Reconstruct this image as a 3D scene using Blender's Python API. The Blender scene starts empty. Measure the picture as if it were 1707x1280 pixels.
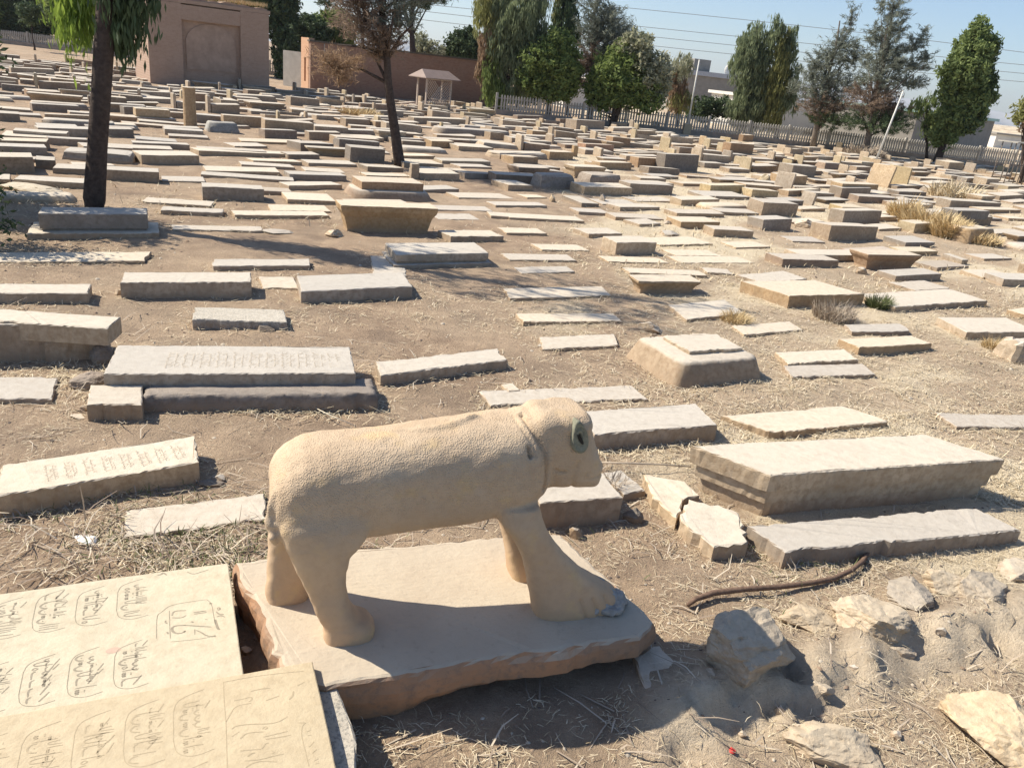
import bpy, bmesh, math, random
import numpy as np
from mathutils import Vector, Matrix

SC = bpy.context.scene
COL = SC.collection
R_ = math.radians

# ------------------------------------------------------------------ camera
F_PX, CXP, CYP, EYE = 1310.0, 853.5, 640.0, 3.2
_up = np.array([373.0, 3260.0, 1310.0]); _up /= np.linalg.norm(_up)
_fw = np.array([0, 0, -1.0]); _yc = _fw - _up * _fw.dot(_up); _yc /= np.linalg.norm(_yc)
_xc = np.cross(_yc, _up)
CR = np.array([_xc, _yc, _up])                       # camera axes -> world
cam_d = bpy.data.cameras.new('camera'); cam = bpy.data.objects.new('camera', cam_d)
COL.objects.link(cam); SC.camera = cam
cam_d.sensor_fit = 'HORIZONTAL'; cam_d.sensor_width = 36.0
cam_d.lens = 36.0 * F_PX / 1707.0
cam_d.clip_start = 0.05; cam_d.clip_end = 9000
M4 = Matrix([[*map(float, CR[0]), 0], [*map(float, CR[1]), 0], [*map(float, CR[2]), EYE], [0, 0, 0, 1]])
cam.matrix_world = M4

# ------------------------------------------------------------------ light
SUN_EL, SUN_AZ = 43.0, 168.0                         # azimuth counted from +X
sd = Vector((math.cos(R_(SUN_EL)) * math.cos(R_(SUN_AZ)), math.cos(R_(SUN_EL)) * math.sin(R_(SUN_AZ)), math.sin(R_(SUN_EL))))
w = bpy.data.worlds.new('World'); SC.world = w; w.use_nodes = True
nt = w.node_tree; bg = nt.nodes['Background']
sky = nt.nodes.new('ShaderNodeTexSky'); sky.sky_type = 'NISHITA'; sky.sun_disc = False
sky.sun_elevation = R_(SUN_EL); sky.sun_rotation = R_(90.0 - SUN_AZ)
sky.air_density = 1.0; sky.dust_density = 1.8; sky.ozone_density = 3.0; sky.altitude = 1200
nt.links.new(sky.outputs[0], bg.inputs[0]); bg.inputs[1].default_value = 0.095
sl = bpy.data.lights.new('sun', 'SUN'); sl.energy = 4.6; sl.angle = R_(0.53); sl.color = (1.0, 0.915, 0.77)
so = bpy.data.objects.new('sun', sl); COL.objects.link(so); so.rotation_euler = sd.to_track_quat('Z', 'Y').to_euler()
SC.view_settings.view_transform = 'Standard'; SC.view_settings.look = 'None'
SC.view_settings.exposure = 0.74; SC.view_settings.gamma = 1.0
try: SC.view_settings.use_curve_mapping = False
except Exception: pass

def ray(px, py):
    return CR @ np.array([(px - CXP) / F_PX, -(py - CYP) / F_PX, -1.0])
def flat(px, py, z=0.0):
    r = ray(px, py); p = r * ((z - EYE) / r[2]); return np.array([p[0], p[1], z])
def deep(px, py, Y):
    r = ray(px, py); p = r * (Y / r[1]); return p + np.array([0, 0, EYE])

rnd = random.Random(7); RG = np.random.default_rng(11)

# ------------------------------------------------------------------ noise
_perm = np.random.default_rng(5).random((256, 256))
def vnoise(x, y):
    x = np.asarray(x, float); y = np.asarray(y, float)
    xi = np.floor(x).astype(int); yi = np.floor(y).astype(int); fx = x - xi; fy = y - yi
    fx = fx * fx * (3 - 2 * fx); fy = fy * fy * (3 - 2 * fy)
    g = lambda a, b: _perm[a & 255, b & 255]
    return (g(xi, yi) * (1 - fx) + g(xi + 1, yi) * fx) * (1 - fy) + (g(xi, yi + 1) * (1 - fx) + g(xi + 1, yi + 1) * fx) * fy
def fbm(x, y, o=4):
    s = 0; a = 1; t = 0
    for i in range(o):
        s = s + a * vnoise(x * 2 ** i + 17.3 * i, y * 2 ** i - 9.1 * i); t += a; a *= 0.5
    return s / t
def bank_mask(x, y):
    t = y - (2.86 + .46 * x); return np.clip((x - .75) * 2.5, 0, 1) * np.exp(-(t / .30) ** 2)
def ground_z(x, y):
    d = np.hypot(x, y)
    t = y - (2.86 + .46 * x); on = np.clip((x - .75) * 2.5, 0, 1)
    crag = 1 - np.abs(2 * fbm(x * 2.6 + 5, y * 2.6, 4) - 1) * 2
    ridge = on * (.13 / (1 + np.exp(-np.clip(t / .07, -30, 30))) * np.exp(-np.clip(t - .15, 0, 9) / .45) + bank_mask(x, y) * ((crag - .45) * .16 + (fbm(x * 9, y * 9, 3) - .5) * .07))
    gap = np.exp(-(((x + 1.12) / .11) ** 2 + ((y - 3.45) / .36) ** 2)) * .16
    return ridge + gap + ((fbm(x * 0.7, y * 0.7, 3) - .5) * 0.07 + (fbm(x * 3, y * 3, 3) - .5) * 0.04 + (fbm(x*11, y*11, 2) - .5) * 0.022) * np.clip(1.3 - d / 60, .3, 1) - 0.012

# ------------------------------------------------------------------ materials
def new_mat(name, rough=0.9):
    m = bpy.data.materials.new(name); m.use_nodes = True
    b = m.node_tree.nodes['Principled BSDF']; b.inputs['Roughness'].default_value = rough
    b.inputs['Specular IOR Level'].default_value = 0.25
    return m, m.node_tree, b
def N(nt, t, **k):
    n = nt.nodes.new(t)
    for a, v in k.items():
        if a.startswith('i_'): n.inputs[a[2:].replace('_', ' ')].default_value = v
        else: setattr(n, a, v)
    return n
def noise(nt, vec, scale, detail=5, rough=.6):
    n = N(nt, 'ShaderNodeTexNoise'); n.inputs['Scale'].default_value = scale; n.inputs['Detail'].default_value = detail
    n.inputs['Roughness'].default_value = rough; nt.links.new(vec, n.inputs['Vector']); return n.outputs['Fac']
def ramp(nt, fac, stops):
    r = N(nt, 'ShaderNodeValToRGB'); e = r.color_ramp.elements
    while len(e) < len(stops): e.new(0.5)
    for i, (p, c) in enumerate(stops):
        e[i].position = p; e[i].color = (*c, 1) if len(c) == 3 else c
    nt.links.new(fac, r.inputs[0]); return r.outputs[0]
def mix(nt, fac, a, b, mode='MIX'):
    m = N(nt, 'ShaderNodeMix', data_type='RGBA', blend_type=mode)
    if isinstance(fac, (int, float)): m.inputs[0].default_value = fac
    else: nt.links.new(fac, m.inputs[0])
    for i, v in ((6, a), (7, b)):
        if isinstance(v, tuple): m.inputs[i].default_value = (*v, 1)
        else: nt.links.new(v, m.inputs[i])
    return m.outputs[2]
def mathn(nt, op, a, b=None, clamp=False):
    m = N(nt, 'ShaderNodeMath', operation=op, use_clamp=clamp)
    for i, v in ((0, a), (1, b)):
        if v is None: continue
        if isinstance(v, (int, float)): m.inputs[i].default_value = v
        else: nt.links.new(v, m.inputs[i])
    return m.outputs[0]
def bump(nt, b, height, strength=.5, dist=.01, prev=None):
    n = N(nt, 'ShaderNodeBump'); n.inputs['Strength'].default_value = strength; n.inputs['Distance'].default_value = dist
    nt.links.new(height, n.inputs['Height'])
    if prev is not None: nt.links.new(prev, n.inputs['Normal'])
    nt.links.new(n.outputs[0], b.inputs['Normal']); return n.outputs[0]
def coords(nt, kind='Object'):
    return N(nt, 'ShaderNodeTexCoord').outputs[kind]

def stone_mat(name, col, sunlit_top=(.60, .545, .46), amt=.8, pit=.35, speck=0.0, lichen=.25):
    m, nt, b = new_mat(name, .93)
    geo = N(nt, 'ShaderNodeNewGeometry'); pos = geo.outputs['Position']
    oi = N(nt, 'ShaderNodeObjectInfo').outputs['Random']
    n1 = noise(nt, pos, 1.7, 4, .6); n2 = noise(nt, pos, 14, 6, .65); n3 = noise(nt, pos, 90, 3, .7)
    c = mix(nt, ramp(nt, n1, [(.35, (0, 0, 0)), (.7, (1, 1, 1))]), tuple(v * .80 for v in col), tuple(min(1, v * 1.15) for v in col))
    c = mix(nt, ramp(nt, n2, [(.42, (0, 0, 0)), (.66, (1, 1, 1))]), c, tuple(v * f for v, f in zip(col, (.70, .66, .62))))
    # sunlit tops painted into the colour: paler on faces that look up
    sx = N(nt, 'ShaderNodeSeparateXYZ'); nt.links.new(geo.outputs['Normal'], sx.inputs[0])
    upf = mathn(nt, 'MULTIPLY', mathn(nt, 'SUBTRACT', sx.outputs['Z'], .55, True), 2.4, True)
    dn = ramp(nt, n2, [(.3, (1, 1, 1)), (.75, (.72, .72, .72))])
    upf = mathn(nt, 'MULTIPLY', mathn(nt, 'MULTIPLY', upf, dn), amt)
    c = mix(nt, upf, c, sunlit_top)
    hs = N(nt, 'ShaderNodeHueSaturation'); nt.links.new(c, hs.inputs['Color'])
    nt.links.new(mathn(nt, 'ADD', mathn(nt, 'MULTIPLY', oi, .26), .86), hs.inputs['Value'])
    nt.links.new(mathn(nt, 'ADD', mathn(nt, 'MULTIPLY', oi, .5), .75), hs.inputs['Saturation']); c = hs.outputs[0]
    # grey weather stains, small dark specks
    st = ramp(nt, noise(nt, pos, 5.5, 8, .75), [(.56, (0, 0, 0)), (.70, (1, 1, 1))])
    c = mix(nt, mathn(nt, 'MULTIPLY', st, lichen), c, (.19, .165, .135))
    sp = ramp(nt, n3, [(.66, (0, 0, 0)), (.74, (1, 1, 1))])
    c = mix(nt, mathn(nt, 'MULTIPLY', sp, .35 + speck), c, (.15, .13, .105))
    if speck:
        c = mix(nt, mathn(nt, 'MULTIPLY', ramp(nt, noise(nt, pos, 55, 3, .7), [(.5, (0, 0, 0)), (.6, (1, 1, 1))]), speck), c, (.16, .16, .15))
    # soil splashed on the lowest few centimetres
    sp_ = N(nt, 'ShaderNodeSeparateXYZ'); nt.links.new(pos, sp_.inputs[0])
    lowz = mathn(nt, 'MULTIPLY', mathn(nt, 'SUBTRACT', mathn(nt, 'ADD', .03, mathn(nt, 'MULTIPLY', n2, .10)), sp_.outputs['Z'], True), 14, True)
    c = mix(nt, mathn(nt, 'MULTIPLY', mathn(nt, 'MULTIPLY', lowz, mathn(nt, 'SUBTRACT', 1, upf, True)), .55), c, (.36, .265, .18))
    nt.links.new(c, b.inputs['Base Color'])
    h = mathn(nt, 'ADD', mathn(nt, 'MULTIPLY', n2, 1.0), mathn(nt, 'MULTIPLY', n3, pit))
    bump(nt, b, h, .55, .012)
    return m
TONE = {'c': ((.46, .37, .27), .92), 't': ((.40, .305, .21), .85), 'b': ((.33, .24, .17), .82), 'g': ((.36, .30, .235), .88),
        'd': ((.275, .228, .18), .82), 'y': ((.47, .385, .255), .75), 'r': ((.41, .27, .195), .7), 'w': ((.34, .285, .235), .5), 'k': ((.40, .385, .35), .6)}
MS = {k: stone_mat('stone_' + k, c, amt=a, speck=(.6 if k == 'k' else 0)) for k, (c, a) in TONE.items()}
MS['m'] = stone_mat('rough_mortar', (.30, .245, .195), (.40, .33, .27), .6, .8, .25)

def simple(name, col, rough=.9, var=.2, scale=8, bstr=.3, bdist=.01, spec=.25, metal=0):
    m, nt, b = new_mat(name, rough); b.inputs['Metallic'].default_value = metal
    p = N(nt, 'ShaderNodeNewGeometry').outputs['Position']
    n = noise(nt, p, scale, 6, .65)
    c = mix(nt, ramp(nt, n, [(.3, (0, 0, 0)), (.7, (1, 1, 1))]), tuple(v * (1 - var) for v in col), tuple(min(1, v * (1 + var)) for v in col))
    nt.links.new(c, b.inputs['Base Color'])
    if bstr: bump(nt, b, n, bstr, bdist)
    return m

def lion_mat(name='carved_lion_stone', col=(.53, .40, .255), stip=True):
    m, nt, b = new_mat(name, .9)
    tc = coords(nt)
    n1 = noise(nt, tc, 2.2, 4, .6); n2 = noise(nt, tc, 22, 5, .65)
    sx = N(nt, 'ShaderNodeSeparateXYZ'); nt.links.new(tc, sx.inputs[0])
    low = mathn(nt, 'MULTIPLY', mathn(nt, 'SUBTRACT', .62, sx.outputs['Z'], True), 1.6, True)   # ochre tint, stronger lower down the legs
    c = mix(nt, ramp(nt, n1, [(.35, (0, 0, 0)), (.7, (1, 1, 1))]), (.46, .345, .235), (.545, .43, .305))
    c = mix(nt, mathn(nt, 'MULTIPLY', low, .6), c, (.48, .30, .17))
    yp = ramp(nt, noise(nt, tc, 6, 4, .6), [(.55, (0, 0, 0)), (.7, (1, 1, 1))])
    c = mix(nt, mathn(nt, 'MULTIPLY', yp, .4), c, (.60, .43, .20))
    c = mix(nt, ramp(nt, n2, [(.45, (0, 0, 0)), (.75, (.5, .5, .5))]), c, (.40, .29, .19))
    nt.links.new(c, b.inputs['Base Color'])
    v = N(nt, 'ShaderNodeTexVoronoi'); v.inputs['Scale'].default_value = 98; v.inputs['Randomness'].default_value = .9
    nt.links.new(tc, v.inputs['Vector'])
    hi = ramp(nt, v.outputs['Distance'], [(0, (1, 1, 1)), (.55, (0, 0, 0))])
    mask = mathn(nt, 'MULTIPLY', mathn(nt, 'SUBTRACT', sx.outputs['Z'], .62, True), 5, True)
    h = mathn(nt, 'MULTIPLY', hi, mask) if stip else n2
    b1 = bump(nt, b, n2, .35, .008)
    bump(nt, b, h, .7, .005, b1)
    return m
M_LION = lion_mat()
M_EAR = simple('grey_green_mortar', (.23, .225, .165), .9, .3, 40, .5, .005)
M_GREYPATCH = simple('grey_repair_mortar', (.33, .31, .285), .95, .25, 25, .8, .02)
M_DARK = simple('dark_hole', (.035, .03, .022), .9, .2, 30, 0)

def plinth_mat():
    m, nt, b = new_mat('plinth_stone', .92)
    geo = N(nt, 'ShaderNodeNewGeometry'); p = coords(nt)
    n1 = noise(nt, p, 2.5, 5, .6); n2 = noise(nt, p, 18, 6, .7)
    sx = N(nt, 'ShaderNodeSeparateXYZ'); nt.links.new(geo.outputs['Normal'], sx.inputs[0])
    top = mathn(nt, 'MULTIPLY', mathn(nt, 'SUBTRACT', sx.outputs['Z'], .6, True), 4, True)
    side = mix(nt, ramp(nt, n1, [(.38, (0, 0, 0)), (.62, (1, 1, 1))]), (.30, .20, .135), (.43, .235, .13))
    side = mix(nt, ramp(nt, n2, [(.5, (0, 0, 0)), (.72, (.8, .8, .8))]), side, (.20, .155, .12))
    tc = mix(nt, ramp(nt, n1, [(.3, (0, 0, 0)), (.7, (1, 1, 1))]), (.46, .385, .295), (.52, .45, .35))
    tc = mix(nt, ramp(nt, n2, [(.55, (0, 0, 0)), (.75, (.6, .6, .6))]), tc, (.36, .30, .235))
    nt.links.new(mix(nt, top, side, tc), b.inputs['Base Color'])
    wv = N(nt, 'ShaderNodeTexNoise'); wv.inputs['Scale'].default_value = 30
    mp = N(nt, 'ShaderNodeMapping'); mp.inputs['Scale'].default_value = (.25, 1.3, 1); nt.links.new(p, mp.inputs[0]); nt.links.new(mp.outputs[0], wv.inputs['Vector'])
    bump(nt, b, mathn(nt, 'ADD', n2, mathn(nt, 'MULTIPLY', wv.outputs[0], .5)), .5, .012)
    return m
M_PLINTH = plinth_mat()

def ground_mat():
    m, nt, b = new_mat('dry_earth', .97)
    p = N(nt, 'ShaderNodeNewGeometry').outputs['Position']
    big = noise(nt, p, .35, 4, .6); mid = noise(nt, p, 2.2, 6, .7); fine = noise(nt, p, 28, 6, .75); vf = noise(nt, p, 110, 3, .7)
    soil = mix(nt, ramp(nt, mid, [(.35, (0, 0, 0)), (.65, (1, 1, 1))]), (.27, .19, .13), (.47, .345, .235))
    soil = mix(nt, ramp(nt, fine, [(.42, (0, 0, 0)), (.66, (.85, .85, .85))]), soil, (.28, .20, .135))
    soil = mix(nt, ramp(nt, vf, [(.60, (0, 0, 0)), (.70, (1, 1, 1))]), soil, (.60, .50, .375))
    dk = ramp(nt, noise(nt, p, .9, 5, .7), [(.48, (0, 0, 0)), (.62, (1, 1, 1))])
    soil = mix(nt, mathn(nt, 'MULTIPLY', dk, .55), soil, (.17, .125, .092))
    at = N(nt, 'ShaderNodeAttribute', attribute_name='straw')
    sf = mathn(nt, 'ADD', at.outputs['Fac'], mathn(nt, 'MULTIPLY', mathn(nt, 'SUBTRACT', fine, .5), 1.2), True)
    straw = mix(nt, ramp(nt, vf, [(.38, (0, 0, 0)), (.62, (1, 1, 1))]), (.50, .41, .28), (.72, .62, .46))
    c = mix(nt, ramp(nt, sf, [(.3, (0, 0, 0)), (.75, (1, 1, 1))]), soil, straw)
    c = mix(nt, mathn(nt, 'MULTIPLY', ramp(nt, big, [(.4, (0, 0, 0)), (.6, (1, 1, 1))]), .30), c, (.54, .43, .305))
    ar = N(nt, 'ShaderNodeAttribute', attribute_name='rocky')
    rc = mix(nt, ramp(nt, mid, [(.4, (0, 0, 0)), (.6, (1, 1, 1))]), (.46, .38, .285), (.64, .53, .39))
    rc = mix(nt, ramp(nt, fine, [(.45, (0, 0, 0)), (.62, (.7, .7, .7))]), rc, (.50, .40, .285))
    c = mix(nt, ar.outputs['Fac'], c, rc)
    nt.links.new(c, b.inputs['Base Color'])
    h = mathn(nt, 'ADD', mathn(nt, 'MULTIPLY', fine, 1.0), mathn(nt, 'MULTIPLY', vf, .35))
    bump(nt, b, h, .9, .035)
    return m
M_GROUND = ground_mat()

def leaf_mat(name, a, b_, trans=.45, clump=1.6):
    m, nt, b = new_mat(name, .75)
    g = N(nt, 'ShaderNodeNewGeometry')
    n = noise(nt, g.outputs['Position'], clump, 3, .6)
    f = mathn(nt, 'ADD', mathn(nt, 'MULTIPLY', g.outputs['Random Per Island'], .55), mathn(nt, 'MULTIPLY', mathn(nt, 'SUBTRACT', n, .3), 1.1), True)
    c = mix(nt, f, a, b_)
    nt.links.new(c, b.inputs['Base Color'])
    tr = N(nt, 'ShaderNodeBsdfTranslucent'); nt.links.new(c, tr.inputs[0])
    mx = N(nt, 'ShaderNodeMixShader'); mx.inputs[0].default_value = trans
    nt.links.new(b.outputs[0], mx.inputs[1]); nt.links.new(tr.outputs[0], mx.inputs[2])
    nt.links.new(mx.outputs[0], nt.nodes['Material Output'].inputs[0]); return m
ML = {
 'bright': leaf_mat('leaf_bright_green', (0.123, 0.198, 0.037), (0.329, 0.428, 0.083)),
 'dark': leaf_mat('leaf_dark_green', (0.048, 0.073, 0.038), (0.108, 0.150, 0.066), .2),
 'euca': leaf_mat('leaf_eucalyptus', (0.117, 0.150, 0.085), (0.300, 0.343, 0.190)),
 'pine': leaf_mat('needle_grey_green', (0.123, 0.140, 0.112), (0.248, 0.264, 0.206), .2),
 'green': leaf_mat('leaf_mid_green', (0.096, 0.142, 0.043), (0.280, 0.343, 0.114)),
 'cyp': leaf_mat('leaf_fresh_green', (0.111, 0.149, 0.056), (0.302, 0.372, 0.140)),
 'yellow': leaf_mat('leaf_yellow_green', (0.159, 0.171, 0.061), (0.342, 0.336, 0.134)),
 'brown': leaf_mat('leaf_dead_brown', (.16, .115, .085), (.33, .25, .19)),
 'rust': leaf_mat('leaf_rust', (.20, .13, .085), (.40, .28, .18)),
 'silver': leaf_mat('leaf_silver', (0.176, 0.198, 0.109), (0.527, 0.511, 0.373)),
}
M_BARK = simple('bark', (.075, .055, .045), .95, .4, 12, .9, .04)
M_BARK2 = simple('bark_grey', (.17, .14, .115), .95, .35, 10, .9, .03)

def straw_mat(name, a, b_):
    m, nt, b = new_mat(name, .8)
    g = N(nt, 'ShaderNodeNewGeometry')
    nt.links.new(mix(nt, g.outputs['Random Per Island'], a, b_), b.inputs['Base Color']); return m
M_STRAW = straw_mat('dry_straw', (.42, .33, .20), (.78, .68, .50))
M_TWIG = straw_mat('dead_twigs', (.22, .16, .12), (.58, .50, .39))
M_WEED = straw_mat('green_weed', (.07, .085, .035), (.17, .19, .08))
M_GOLD = straw_mat('golden_dry_bush', (.42, .30, .15), (.70, .56, .33))

# ------------------------------------------------------------------ object helpers
def tag(o, label=None, cat=None, group=None, kind=None):
    if label: o['label'] = label
    if cat: o['category'] = cat
    if group: o['group'] = group
    if kind: o['kind'] = kind
    return o
def mesh_np(name, V, Fq, mats, parent=None, smooth=False, midx=None):
    """V (n,3); Fq: list of faces, or an (m,k) array"""
    me = bpy.data.meshes.new(name)
    V = np.asarray(V, np.float32)
    if isinstance(Fq, np.ndarray):
        k = Fq.shape[1]; m_ = len(Fq)
        me.vertices.add(len(V)); me.vertices.foreach_set('co', V.ravel())
        me.loops.add(m_ * k); me.loops.foreach_set('vertex_index', Fq.astype(np.int32).ravel())
        me.polygons.add(m_); me.polygons.foreach_set('loop_start', np.arange(0, m_ * k, k, dtype=np.int32))
        me.update(calc_edges=True)
    else:
        me.from_pydata(V.tolist(), [], Fq); me.update()
    if not isinstance(mats, (list, tuple)): mats = [mats] if mats is not None else []
    for m in mats: me.materials.append(m)
    if smooth: me.polygons.foreach_set('use_smooth', np.ones(len(me.polygons), bool))
    if midx is not None: me.polygons.foreach_set('material_index', np.asarray(midx, np.int32))
    o = bpy.data.objects.new(name, me); COL.objects.link(o)
    if parent is not None: o.parent = parent
    return o
def empty(name, loc, rz=0):
    o = bpy.data.objects.new(name, None); COL.objects.link(o); o.location = loc; o.rotation_euler = (0, 0, rz)
    o.empty_display_size = .1; return o
def box_vf(x0, x1, y0, y1, z0, z1, base=0):
    v = [(x, y, z) for z in (z0, z1) for y in (y0, y1) for x in (x0, x1)]
    f = [(0, 2, 3, 1), (4, 5, 7, 6), (0, 1, 5, 4), (2, 6, 7, 3), (0, 4, 6, 2), (1, 3, 7, 5)]
    return v, [tuple(i + base for i in q) for q in f]
def boxes(name, lst, mat, parent=None, bev=0):
    V = []; Fc = []
    for b in lst:
        v, f = box_vf(*b, base=len(V)); V += v; Fc += f
    o = mesh_np(name, V, Fc, mat, parent)
    if bev:
        md = o.modifiers.new('bevel', 'BEVEL'); md.width = bev; md.segments = 1
    return o
def tube_vf(pts, radii, n=8, base=0, jitter=0):
    pts = [np.array(p, float) for p in pts]; V = []; Fc = []
    for i, p in enumerate(pts):
        t = pts[min(i + 1, len(pts) - 1)] - pts[max(i - 1, 0)]; t /= (np.linalg.norm(t) + 1e-9)
        a = np.cross(t, [0, 0, 1.0]); 
        if np.linalg.norm(a) < .1: a = np.cross(t, [0, 1.0, 0])
        a /= np.linalg.norm(a); b = np.cross(t, a)
        for k in range(n):
            an = 2 * math.pi * k / n; r = radii[i] * (1 + jitter * (rnd.random() - .5))
            V.append(p + (a * math.cos(an) + b * math.sin(an)) * r)
    for i in range(len(pts) - 1):
        for k in range(n):
            k2 = (k + 1) % n
            Fc.append((base + i * n + k, base + i * n + k2, base + (i + 1) * n + k2, base + (i + 1) * n + k))
    Fc.append(tuple(base + k for k in range(n))[::-1]); Fc.append(tuple(base + (len(pts) - 1) * n + k for k in range(n)))
    return V, Fc
def tubes(name, lst, mat, parent=None, n=8, smooth=True, jitter=0):
    V = []; Fc = []
    for pts, rad in lst:
        v, f = tube_vf(pts, rad, n, len(V), jitter); V += v; Fc += f
    return mesh_np(name, V, Fc, mat, parent, smooth)

def prism_vf(L, W, rings, seg=.12, edge=.004, chip=0.0, rough=.002, seed=0, round_=0.0):
    """rectangular block seen as a stack of rings (z, inset_x, inset_y); edges worn and chipped"""
    r = np.random.default_rng(seed)
    nx = max(1, int(L / seg)); ny = max(1, int(W / seg))
    pts = [(-L/2 + L*i/nx, -W/2) for i in range(nx)] + [(L/2, -W/2 + W*i/ny) for i in range(ny)] + \
          [(L/2 - L*i/nx, W/2) for i in range(nx)] + [(-L/2, W/2 - W*i/ny) for i in range(ny)]
    P = np.array(pts); n = len(P)
    if round_:
        c = np.abs(P) / np.array([L/2, W/2]); k = np.minimum(c[:, 0], c[:, 1]) ** 8
        P = P * (1 - round_ * k)[:, None]
    off = (fbm(P[:, 0] * 2.2 + seed * 3.1, P[:, 1] * 2.2 + seed * 1.7, 3) - .5) * edge * 4 + r.normal(0, edge * .22, n)
    if chip:
        cz = np.clip((fbm(P[:, 0] * 7 + seed, P[:, 1] * 7 - seed, 2) - .60) * 5, 0, 1)
        off -= cz * chip * 1.3 + np.where(r.random(n) < .05, r.random(n) * chip * .6, 0)
    s = np.clip(1 + off[:, None] / np.array([L/2, W/2]), .5, 1.2)
    V = []; Fc = []
    for j, (z, ix, iy) in enumerate(rings):
        sc = np.array([max(.02, (L/2 - ix) / (L/2)), max(.02, (W/2 - iy) / (W/2))])
        q = P * s * sc + r.normal(0, rough, (n, 2))
        zz = z + r.normal(0, rough * .8, n)
        V += [(q[i, 0], q[i, 1], zz[i]) for i in range(n)]
        if j:
            b0 = (j - 1) * n
            for i in range(n):
                i2 = (i + 1) % n
                Fc.append((b0 + i, b0 + i2, b0 + n + i2, b0 + n + i))
    Fc.append(tuple(range((len(rings) - 1) * n, len(rings) * n)))
    Fc.append(tuple(range(n))[::-1])
    return V, Fc

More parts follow.
